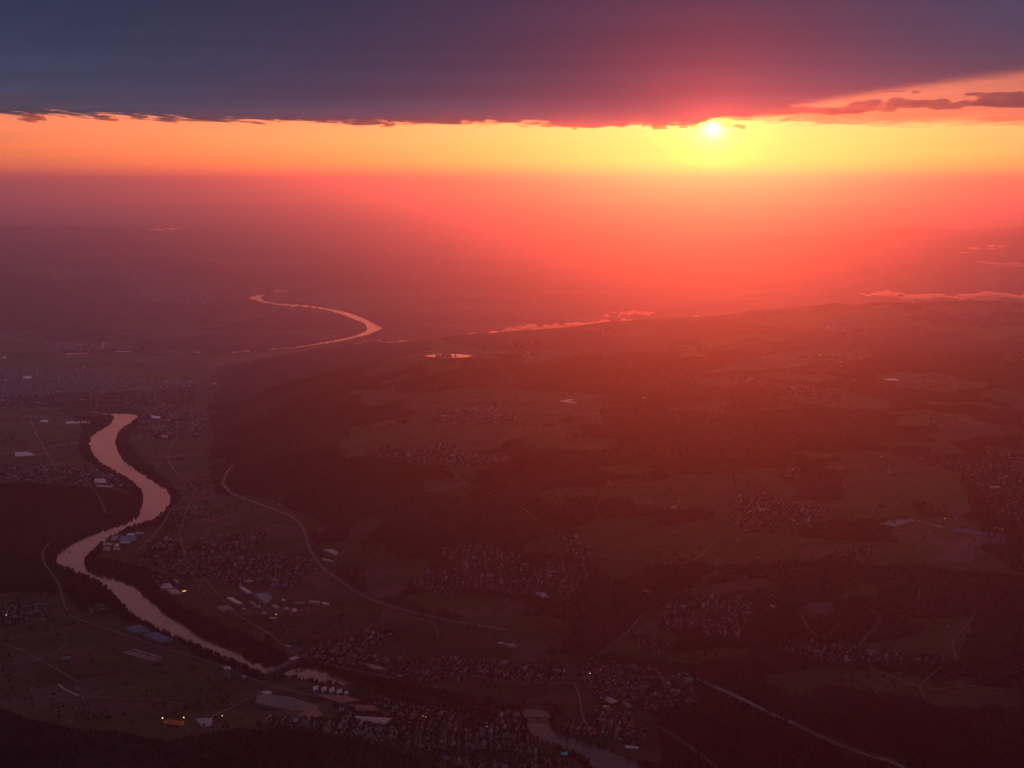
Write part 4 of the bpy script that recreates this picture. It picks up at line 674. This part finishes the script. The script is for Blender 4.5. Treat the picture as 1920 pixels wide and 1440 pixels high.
# steaming chimney
x,y,z=H1(193,658); o=empty('chimney_stack',(x,y,z),0,'slim factory chimney by the thin river line, far left','chimney'); MB().cyl(0,0,0,60,5,3.5).build('shaft',M_concrete,o); MB().cyl(0,0,60,62,4,4).build('rim',M_crane,o)
# white crop covers
for p,q,lab in(((233,1223),(290,1239),'lowest of three parallel white crop covers in the left-bank field'),((240,1220.5),(297,1236.5),'middle one of three parallel white crop covers in the left-bank field'),((250,1217.5),(303,1234),'topmost of three parallel white crop covers in the left-bank field'),((110,1284),(155,1309),'single white crop cover on the brown field at the lower left')):
    tag(ribbon('crop_cover',ph([p,q]),6.5,M_film,1.6,None),lab,'crop cover','white crop covers on the fields')
# pool, clay pitch
def pad(name,P,mat,lift,lab,cat):
    x,y,z=hit([p[0] for p in P],[p[1] for p in P]); zz=float(z.max())+lift; me=bpy.data.meshes.new(name); n=len(P); me.from_pydata([(a,b,zz) for a,b in zip(x,y)]+[(a,b,zz-6) for a,b in zip(x,y)],[],[tuple(range(n))]+[(i,n+i,n+(i+1)%n,(i+1)%n) for i in range(n)]); me.update()
    if me.polygons[0].normal.z<0: me.flip_normals()
    return tag(link(name,me,mat),lab,cat),float(x.mean()),float(y.mean()),zz
pad('swimming_pool',[(1051,1410.5),(1066,1412),(1064,1416),(1053,1415)],M_pool,1,'turquoise swimming pool on the left bank below the arched bridge','pool')
_,cx,cyy,zz=pad('clay_pitch',[(306,1357),(318,1353),(345,1356),(343,1361.5),(312,1361)],M_clay,.6,'glowing orange floodlit clay pitch at the wood edge, lower left','sports pitch')
for i,(dx,dy) in enumerate(((-38,0),(38,4))):
    o=empty('floodlight',(cx+dx,cyy+dy,zz),0,('left' if i==0 else 'right')+' floodlight pole of the orange clay pitch','floodlight','floodlights of the clay pitch'); MB().bar((0,0,-1),(0,0,16),.25).build('pole',M_steel,o); MB().box(-1.5,1.5,-.3,.3,15.5,17).build('lamp_head',M_lamp,o)
    l=bpy.data.lights.new('floodlight_lamp','POINT'); l.energy=3000; l.color=(1,.45,.10); l.shadow_soft_size=1.0; lo=bpy.data.objects.new('floodlight_lamp',l); COL.objects.link(lo); lo.location=(0,-.8,14.5); lo.parent=o
# lit facade
x,y,z=H1(345,1109); o=empty('lit_shop',(x,y,z),.35,'small building with a glowing yellow front beside the railway','shop'); MB().box(-11,11,-5,5,0,6).build('wall',M_wall[1],o); MB().box(-11.5,11.5,-5.5,5.5,6,7).build('roof',M_flat['grey'],o)
MB().box(-9,9,-5.4,-5.02,1.5,5).build('lit_front',bsdf('lit_front',(.9,.6,.1),.5,None,None,((1,.62,.08),1.6)),o)
# lit lamps
LAMPS=[(402,722,'w',3.2,'single bright lamp on the dark hillside above the upper river'),(280,1018,'r',1.0,'red lamp by the railway above the river-bend works'),(142,792,'w',1.6,'left lit lamp on the far left industrial spit'),(150,793,'w',1.3,'right lit lamp on the far left industrial spit'),(454,1144,'r',.9,'red-orange lamp at the gate under the long white estate hall'),(458,1145,'a',.8,'amber lamp right of the red one under the long white estate hall'),(487,1139,'w',.8,'pale lamp below the largest estate hall'),(518,1156,'a',1.2,'amber lamp at the lowest edge of the industrial estate'),(83,1164,'w',1.0,'white lamp on the small left-bank settlement'),
 (12,1157,'w',1.2,'lower of two white lamps at the left picture edge'),(14,1152,'w',.9,'upper of two white lamps at the left picture edge'),(793,1347,'a',.9,'left one of an amber lamp pair in the old town'),(798,1349,'a',1.0,'right one of an amber lamp pair in the old town'),(913,1367,'a',.8,'lone amber lamp in the old town, left of the river'),(1106,1267,'w',1.1,'white lamp on the hillside above the town road'),(1126,1260,'r',1.2,'red lamp at the top of the hillside above the town road'),(1179,1361,'a',1.1,'upper amber lamp in the dark right-bank gardens'),(1181,1365,'r',.8,'lower reddish lamp in the dark right-bank gardens'),(1114,1377,'r',.7,'reddish lamp by the right-bank waterfront'),(1463,1430,'r',.8,'lone red lamp in the dark wood at the bottom right'),(1537,1063,'r',.9,'red lamp by the farm below the right plateau village'),(1771,976,'a',1.8,'warm lit lamp beside the pale plastic-covered field'),(185,1017,'r',.6,'faint red lamp at the left end of the river-bend works'),(417,1347,'w',1.0,'pale lamp beside the pale hall at the wood edge'),(1208,1276,'w',.5,'tiny pale lamp among the hillside houses'),(254,523,'a',2.6,'warm light in the far town, left one of two'),(282,527,'a',2.6,'warm light in the far town, right one of two')]
for px,py,kd,r_,lab in LAMPS:
    r_=r_*.8
    x,y,z=H1(px,py); o=empty('street_lamp',(x,y,z),0,lab,'lamp','lit lamps in the valley'); hh_=9 if r_<1.5 else 14; MB().bar((0,0,-1),(0,0,hh_),.15).build('pole',M_steel,o)
    m_=MB(); n=8
    for zz_,q in((-.8,.6),(0,1),(.8,.6)): m_.v+=[(q*r_*math.cos(i*.7854),q*r_*math.sin(i*.7854),hh_+r_+zz_*r_) for i in range(n)]
    m_.f+=[(l*n+i,l*n+(i+1)%n,(l+1)*n+(i+1)%n,(l+1)*n+i) for l in(0,1) for i in range(n)]+[tuple(range(2*n,3*n)),tuple(range(n))[::-1]]
    m_.build('lamp_head',{'w':M_lampw,'a':M_lamp,'r':M_lampr}[kd],o)
# one white lorry on the motorway bend
x,y,z=H1(575.5,1013); v2=ph([(575,1010),(577,1018)]); o=empty('lorry',(x,y,z+1.3),math.atan2(v2[1][1]-v2[0][1],v2[1][0]-v2[0][0]),'white lorry driving on the curving motorway','lorry')
MB().box(-8,4,-1.3,1.3,1.1,4).build('cargo_box',M_flat['white'],o); MB().box(4.4,6.6,-1.2,1.2,.8,3.4).build('cab',M_flat['white'],o)
for xx in(-6.5,-5,3,5.6):
    for yy in(-1.2,1.2):
        w_=MB(); w_.v=[(xx+.55*math.cos(i*.785),yy+s_*.2,.55+.55*math.sin(i*.785)) for s_ in(-1,1) for i in range(8)]; w_.f=[(i,(i+1)%8,8+(i+1)%8,8+i) for i in range(8)]+[tuple(range(8)),tuple(range(8,16))[::-1]]; w_.build('wheel',M_flat['dark'],o)

# ------------------------------------------------------------------ clouds
def edge_glow_tint(q,th):  # red sun glow put into the cloud colour towards its edge
    n=q.node('ShaderNodeCombineXYZ')
    for i,k in enumerate((.9,-.3,-.62)): q.put(n.inputs[i],q.m('MULTIPLY_ADD',th,k,1.0))
    return n.outputs[0]
def cloud_mat(name,tr,gl,mixf,alpha_attr=None,rough=.5):
    m=bpy.data.materials.new(name); m.use_nodes=True; q=G(m.node_tree); q.N.remove(q.N['Principled BSDF']); out=q.N['Material Output']
    t=q.node('ShaderNodeBsdfTranslucent'); q.put(t.inputs[0],tr); s=q.node('ShaderNodeBsdfGlossy'); s.inputs['Roughness'].default_value=rough; q.put(s.inputs[0],gl)
    th=q.node('ShaderNodeAttribute',attribute_name='thin').outputs['Fac']; PP=q.v('MULTIPLY',q.node('ShaderNodeNewGeometry').outputs['Position'],(1/4200,1/1500,0)); var=q.remap(q.noise(PP,1.0,5,.6,.5),.3,.7,.82,1.12); q.put(t.inputs[0],q.v('SCALE',q.v('MULTIPLY',tr,edge_glow_tint(q,th)),scale=var)); mx=q.node('ShaderNodeMixShader'); q.put(mx.inputs[0],q.m('MULTIPLY_ADD',th,-.12,mixf)); q.L.new(t.outputs[0],mx.inputs[1]); q.L.new(s.outputs[0],mx.inputs[2]); res=mx.outputs[0]
    if alpha_attr:
        a=q.node('ShaderNodeAttribute',attribute_name=alpha_attr); tp=q.node('ShaderNodeBsdfTransparent'); m2=q.node('ShaderNodeMixShader')
        q.put(m2.inputs[0],a.outputs['Fac']); q.L.new(tp.outputs[0],m2.inputs[1]); q.L.new(res,m2.inputs[2]); res=m2.outputs[0]
    q.L.new(res,out.inputs[0]); return m
az=np.concatenate([np.radians(np.linspace(-180,-24,60,endpoint=False)),np.radians(np.linspace(-24,24,1000)),np.radians(np.linspace(24,180,61)[1:])])
pxa=960+F*np.tan(np.clip(az,-1.2,1.2))
ey=np.interp(pxa,[-900,0,60,120,190,230,330,600,700,850,1000,1100,1180,1230,1290,1340,1390,1430,1480,1560,1640,1760,1920,2300,3000],[205,219,221,220,226,225,229,234,237,236,239,245,240,243,243,237,236,232,225,216,208,197,185,165,140])
eyl=np.where(pxa>1385,np.interp(pxa,[1385,1430,1600,1920,3000],[236,240,243,246,250]),ey)       # thin veil hangs lower on the right
el=(340-eyl)/F*.985; re=500/np.tan(el); re=np.where(np.abs(az)>1.0,40000,re)
rec=np.where(np.abs(az)>1.0,40000,500/np.tan((340-ey)/F*.985))
soft=np.interp(pxa,[0,500,1150,1330,1450,1600,2000],[500,900,1100,1500,2500,2300,2100])
s_=np.concatenate([np.linspace(-1500,4500,46),np.linspace(4500,9000,12)[1:]]); fr_=np.linspace(1,0,10)[1:]
rows=[re-s for s in s_]+[(re-9000).clip(300)*f for f in fr_]; R_=np.array([np.maximum(r,0) for r in rows]); R_[:-9]=np.minimum(R_[:-9],re+1500)
X=R_*np.sin(az); Y=R_*np.cos(az); S_=re[None]-R_; Sc=rec[None]-R_
nz=fbm(X/900,Y/2600,4)+.7*fbm(X/100,Y/450,3)
amp=np.interp(pxa,[0,1250,1500],[3200,2600,700])[None]
sm=lambda v:np.clip(v,0,1)**2*(3-2*np.clip(v,0,1))
al=sm((Sc+nz*amp*np.clip(1-S_/5000,0,1))/soft[None])
veil=sm((S_+nz*2500)/3000)*(.60+.7*fbm(X/700,Y/2500,4)).clip(0,1)*1.3; al=np.where((pxa>1385)[None],np.maximum(al,veil.clip(0,.72)),al); al[-2:]=1
Zb=2500-np.clip(fbm(X/700+3,Y/900,4)*2,0,1)*90*np.exp(-np.clip(S_,0,1e9)/2500)*np.clip(S_/900,0,1)+fbm(X/5000,Y/5000,2)*30
nr,na=R_.shape; II=np.arange(nr*na).reshape(nr,na); q_=np.stack([II[:-1,:-1],II[:-1,1:],II[1:,1:],II[1:,:-1]],-1).reshape(-1,4)
Zt=2504+np.clip(S_*.1,0,380)
alT=al*sm((.72-np.exp(-np.clip(Sc,0,1e9)/8000))/.5)
Vd=np.concatenate([np.stack([X,Y,Zb],-1).reshape(-1,3),np.stack([X,Y,Zt],-1).reshape(-1,3)])
fq=np.concatenate([q_,q_[:,::-1]+nr*na]); aa=np.concatenate([al.ravel(),alT.ravel()])[fq]; keep=aa.max(1)>.002; dense=aa.min(1)>.995
V2=Vd; th_=np.exp(-np.clip(Sc,0,1e9)/8000); TH=np.repeat(np.concatenate([th_.ravel()]*2)[:,None],3,1); fq=np.concatenate([q_,q_[:,::-1]+nr*na]); aa=np.concatenate([al.ravel(),alT.ravel()])[fq]; keep=aa.max(1)>.002; dense=aa.min(1)>.995; A3=np.repeat(np.concatenate([al.ravel(),alT.ravel()])[:,None],3,1)  # thin also drives the red edge glow in the colour
M_deck=cloud_mat('cloud_grey_glow',(.27,.58,.70),(1,.5,.6),.3,'cover',.5); M_deck0=cloud_mat('cloud_grey_glow_dense',(.27,.58,.70),(1,.5,.6),.3,None,.5)  # rosy gloss colour adds to the sun glow on the underside
def sub(name,fsel):
    u,inv=np.unique(fsel.ravel(),return_inverse=True); me=np_mesh(name,V2[u],inv.reshape(-1,4),smooth=True); color_attr(me,'cover',A3[u]); color_attr(me,'thin',TH[u]); return me
deck=tag(link('cloud_deck',sub('cloud_deck',fq[dense]),M_deck0),'low dark slate and purple cloud layer over the whole sky, ragged glowing lower edge','cloud')
link('cloud_fringe',sub('cloud_fringe',fq[keep&~dense]),M_deck,deck)

def vol_mat(name,col,dens,g_=.6,absorb=(0,0,0)):
    m=bpy.data.materials.new(name); m.use_nodes=True; q=G(m.node_tree); q.N.remove(q.N['Principled BSDF']); p=q.node('ShaderNodeVolumePrincipled')
    p.inputs['Color'].default_value=(*col,1); p.inputs['Density'].default_value=dens; p.inputs['Anisotropy'].default_value=g_; p.inputs['Absorption Color'].default_value=(*absorb,1)
    q.L.new(p.outputs[0],q.N['Material Output'].inputs['Volume']); return m
def blob(name,parts,mat,vox,label,cat,seed=0,group=None):
    """one closed lumpy cloud from overlapping flattened puffs: parts=(x,y,z,rx,ry,rz)"""
    vs_,fs=[],[]; nu,nv=18,10
    for k,(x,y,z,rx,ry,rz) in enumerate(parts):
        b=len(vs_)
        for i in range(1,nv):
            th=math.pi*i/nv
            for j in range(nu):
                ph=2*math.pi*j/nu; dx,dy,dz=math.sin(th)*math.cos(ph),math.sin(th)*math.sin(ph),math.cos(th)
                n_=1+.6*float(fbm(np.array(dx*2.2+k*3+seed),np.array(dy*2.2+dz*1.7),3))
                vs_.append((x+rx*dx*n_,y+ry*dy*n_,z+rz*(dz if dz>0 else dz*.55)*n_))
        vs_.append((x,y,z+rz)); vs_.append((x,y,z-rz*.5)); T=len(vs_)-2
        for i in range(nv-2):
            for j in range(nu):
                a=b+i*nu+j; a2=b+i*nu+(j+1)%nu; fs.append((a,a+nu,a2+nu,a2))
        for j in range(nu): fs.append((T,b+j,b+(j+1)%nu)); fs.append((T+1,b+(nv-2)*nu+(j+1)%nu,b+(nv-2)*nu+j))
    me=bpy.data.meshes.new(name); me.from_pydata(vs_,[],fs); me.update(); o=link(name,me,mat)
    md=o.modifiers.new('union','REMESH'); md.mode='VOXEL'; md.voxel_size=vox
    return tag(o,label,cat,group)
def cl(px,py,dk,w,h,depth=None):       # a puff seen at px,py, w/h in picture points, dk km away
    d=rays(px,py); t=dk*1000/math.hypot(d[0],d[1]); k=dk*1000/F
    return (d[0]*t,d[1]*t,H+d[2]*t,w*k/2,(depth or w*k*.6),h*k/2)
M_bank=vol_mat('cloud_bank_grey',(.26,.10,.15),.010,.5)
bk='dark cloud banks drifting below the bright gap'
def puffs(L,seed,n=16,ws=(.10,.32),dk=None):
    R=np.random.default_rng(seed); out=[]
    for a,b,d,w_,h_ in L:
        for q in range(max(4,int(n*w_/120))):
            u_=R.uniform(-.5,.5); out.append(cl(a+u_*w_,b+R.uniform(-.5,.5)*h_*(1-abs(u_)),d,w_*R.uniform(*ws)+4,max(h_*R.uniform(.25,.6),2.2),w_*d*1000/F*.2))
    return out
blob('cloud_bank',puffs([(1450,207,11,120,16),(1540,209,11,140,14)],71,22),M_bank,16,'low dull red cloud bank just right of the sun','cloud',1,bk)
blob('cloud_bank',puffs([(1655,197,11.3,110,24),(1600,206,11.3,90,12)],72,26),M_bank,16,'tallest dark mauve cloud bank, middle of the row right of the sun','cloud',2,bk)
blob('cloud_bank',puffs([(1770,196,11.6,110,18)],73,24),M_bank,16,'small dark cloud bank between the tall one and the right-hand bank','cloud',3,bk)
blob('cloud_bank',puffs([(1860,176,12,110,10),(1900,192,12,150,18),(2040,186,12,180,20)],74,20),M_bank,16,'dark cloud bank cut off by the right edge of the picture','cloud',4,bk)
blob('cloud_wisp',puffs([(1695,173,11,60,6)],75,14),M_bank,9,'small dark wisp floating above the tallest cloud bank','cloud',5)
M_mist=vol_mat('mist',(1,.86,.74),.009,.8)
def ml(px,py,dk,w,h,depth=None): return cl(px,py,dk,w,h,depth)
mg='mist banks lying in the valley behind the ridge'
def mist(L):
    out=[]
    for k,(x,y,z,rx,ry,rz) in enumerate(L):
        R=np.random.default_rng(int(abs(x)+abs(y))%9973); n_=9
        for q in range(n_):
            u_=R.uniform(-1,1); out.append((x+u_*rx,y+R.uniform(-.8,.8)*ry,z+R.uniform(-.7,.5)*rz*(1-.5*abs(u_)),rx*R.uniform(.15,.42),ry*R.uniform(.3,.7),rz*R.uniform(.25,.75)*(1-.5*abs(u_))))
    return out
blob('mist_bank',mist([ml(905,627,16,70,10,300),ml(960,621,16.2,90,10,350),ml(1020,614,16.5,90,11,350),ml(1080,609,17,90,10,350),ml(1140,607,17,80,8,300)]),M_mist,12,'long thin bright mist bank hugging the low left half of the wooded ridge','mist',11,mg)
blob('mist_bank',mist([ml(1180,604,17,60,7,300),ml(1240,604,17.2,60,6,300)]),M_mist,8,'short mist strip on the ridge crest left of the thin mast','mist',12,mg)
blob('mist_bank',mist([ml(1168,588,20,40,6,250),ml(1195,586,20,36,9,250),ml(1215,588,20,30,6,250),ml(1150,592,20,30,5,250)]),M_mist,8,'small peaked mist puff hanging above the middle of the ridge','mist',13,mg)
blob('mist_bank',mist([ml(1310,598,18,30,9,200),ml(1328,600,18,40,5,200)]),M_mist,7,'little bright mist puff beside the thin mast on the crest','mist',14,mg)
blob('mist_bank',mist([ml(1640,552,21,40,7,300),ml(1660,550,21,40,11,300),ml(1700,556,21,90,10,400),ml(1760,556,21,100,10,400)]),M_mist,11,'white mist bank with two small peaks behind the right-hand crest','mist',15,mg)
blob('mist_bank',mist([ml(1830,556,21,90,13,400),ml(1880,555,21,90,14,400),ml(1940,558,21,90,14,400)]),M_mist,11,'thick mist bank behind the tree clump at the top of the right-hand crest','mist',16,mg)
blob('mist_bank',mist([ml(1850,491,27,30,5,300),ml(1880,494,27,50,6,300),ml(1915,499,27,50,7,300),ml(1960,503,27,50,7,300)]),M_mist,11,'curved mist strip against the far slope at the right edge','mist',17,mg)
blob('mist_bank',mist([ml(1840,466,29,40,7,250),ml(1868,461,29,30,7,250),ml(1812,474,29,36,4,250)]),M_mist,9,'small mist puff high on the far slope near the right edge','mist',18,mg)
blob('mist_bank',mist([ml(695,641,16.6,60,4,250),ml(740,642,16.4,60,4,250)]),M_mist,8,'thin flat mist streak above the wooded nose beside the far river loop','mist',19,mg)
blob('mist_bank',mist([ml(300,431,30,40,6,300),ml(325,429,30,30,4,300)]),M_mist,11,'faint mist patch in a dip of the far left hills','mist',20,mg)
blob('mist_bank',mist([ml(1112,628,14,30,10,120),ml(1125,634,13.8,40,6,120),ml(1098,621,14.2,20,12,120)]),vol_mat('mist_thin',(1,.86,.74),.003,.8),14,'thin mist drifting over the notch in the wooded ridge','mist',21,mg)


blob('steam_plume',[ml(192,650,16.3,5,9,40),ml(194,644,16.3,6,6,40)],M_mist,7,'small upright steam plume over the slim factory chimney','steam',31)
M_scrap=vol_mat('cloud_scrap_grey',(.35,.13,.16),.006,.5); sg='ragged scraps hanging under the cloud edge'
for k,(P_,lab) in enumerate([([(58,226,40,16),(50,233,24,8)],'leftmost ragged cloud scrap under the edge, far left'),([(196,226,34,12),(208,230,40,9)],'dark scrap under the cloud edge, left of the paired one'),([(255,224,30,10),(262,228,22,8)],'smaller dark scrap right beside the other, upper left'),([(672,238,70,7),(728,242,44,8)],'low reddish scrap under the edge left of centre'),([(1020,243,90,7),(1090,245,110,9),(1150,243,60,8)],'long red ragged scrap under the edge left of the sun'),([(1225,244,40,10),(1250,246,50,8),(1290,243,50,14),(1300,236,40,14)],'torn scrap just left of the sun'),([(1375,241,50,10),(1388,246,20,9)],'torn scrap just right of the sun')]):
    R=np.random.default_rng(60+k); L9=[]
    for a,b,w_,h_ in P_:
        for q in range(7): L9.append(cl(a+R.uniform(-.5,.5)*w_,b-7+R.uniform(-.6,.45)*h_,13.5,R.uniform(6,.4*w_+5),R.uniform(2,4.5),140))
    blob('cloud_scrap',L9,M_scrap,13,lab,'cloud',40+k,sg)
# ------------------------------------------------------------------ haze (last, round everything on the ground)
M_haze=vol_mat('haze',(.58,.54,.53),2.7e-5,.855)
q=G(M_haze.node_tree); shadow_tint=q.node('ShaderNodeVolumePrincipled'); shadow_tint.inputs['Color'].default_value=(.15,.36,1,1); shadow_tint.inputs['Density'].default_value=1.3e-5; shadow_tint.inputs['Anisotropy'].default_value=0; shadow_tint.inputs['Absorption Color'].default_value=(1,1,1,1)  # second, bluish scatter added to tint the shadows purple
ad=q.node('ShaderNodeAddShader'); q.L.new([n for n in q.N if n.type=='PRINCIPLED_VOLUME' and n!=shadow_tint][0].outputs[0],ad.inputs[0]); q.L.new(shadow_tint.outputs[0],ad.inputs[1]); q.L.new(ad.outputs[0],q.N['Material Output'].inputs['Volume'])
x0,x1,y0,y1,z0,z1=-1.6e5,1.6e5,-3e4,1.9e5,-60,2380
me=bpy.data.meshes.new('haze'); me.from_pydata([(x,y,z) for x in(x0,x1) for y in (y0,y1) for z in (z0,z1)],[],[(0,1,3,2),(4,6,7,5),(0,4,5,1),(2,3,7,6),(0,2,6,4),(1,5,7,3)]); me.update()
tag(link('haze',me,M_haze),kind='stuff')
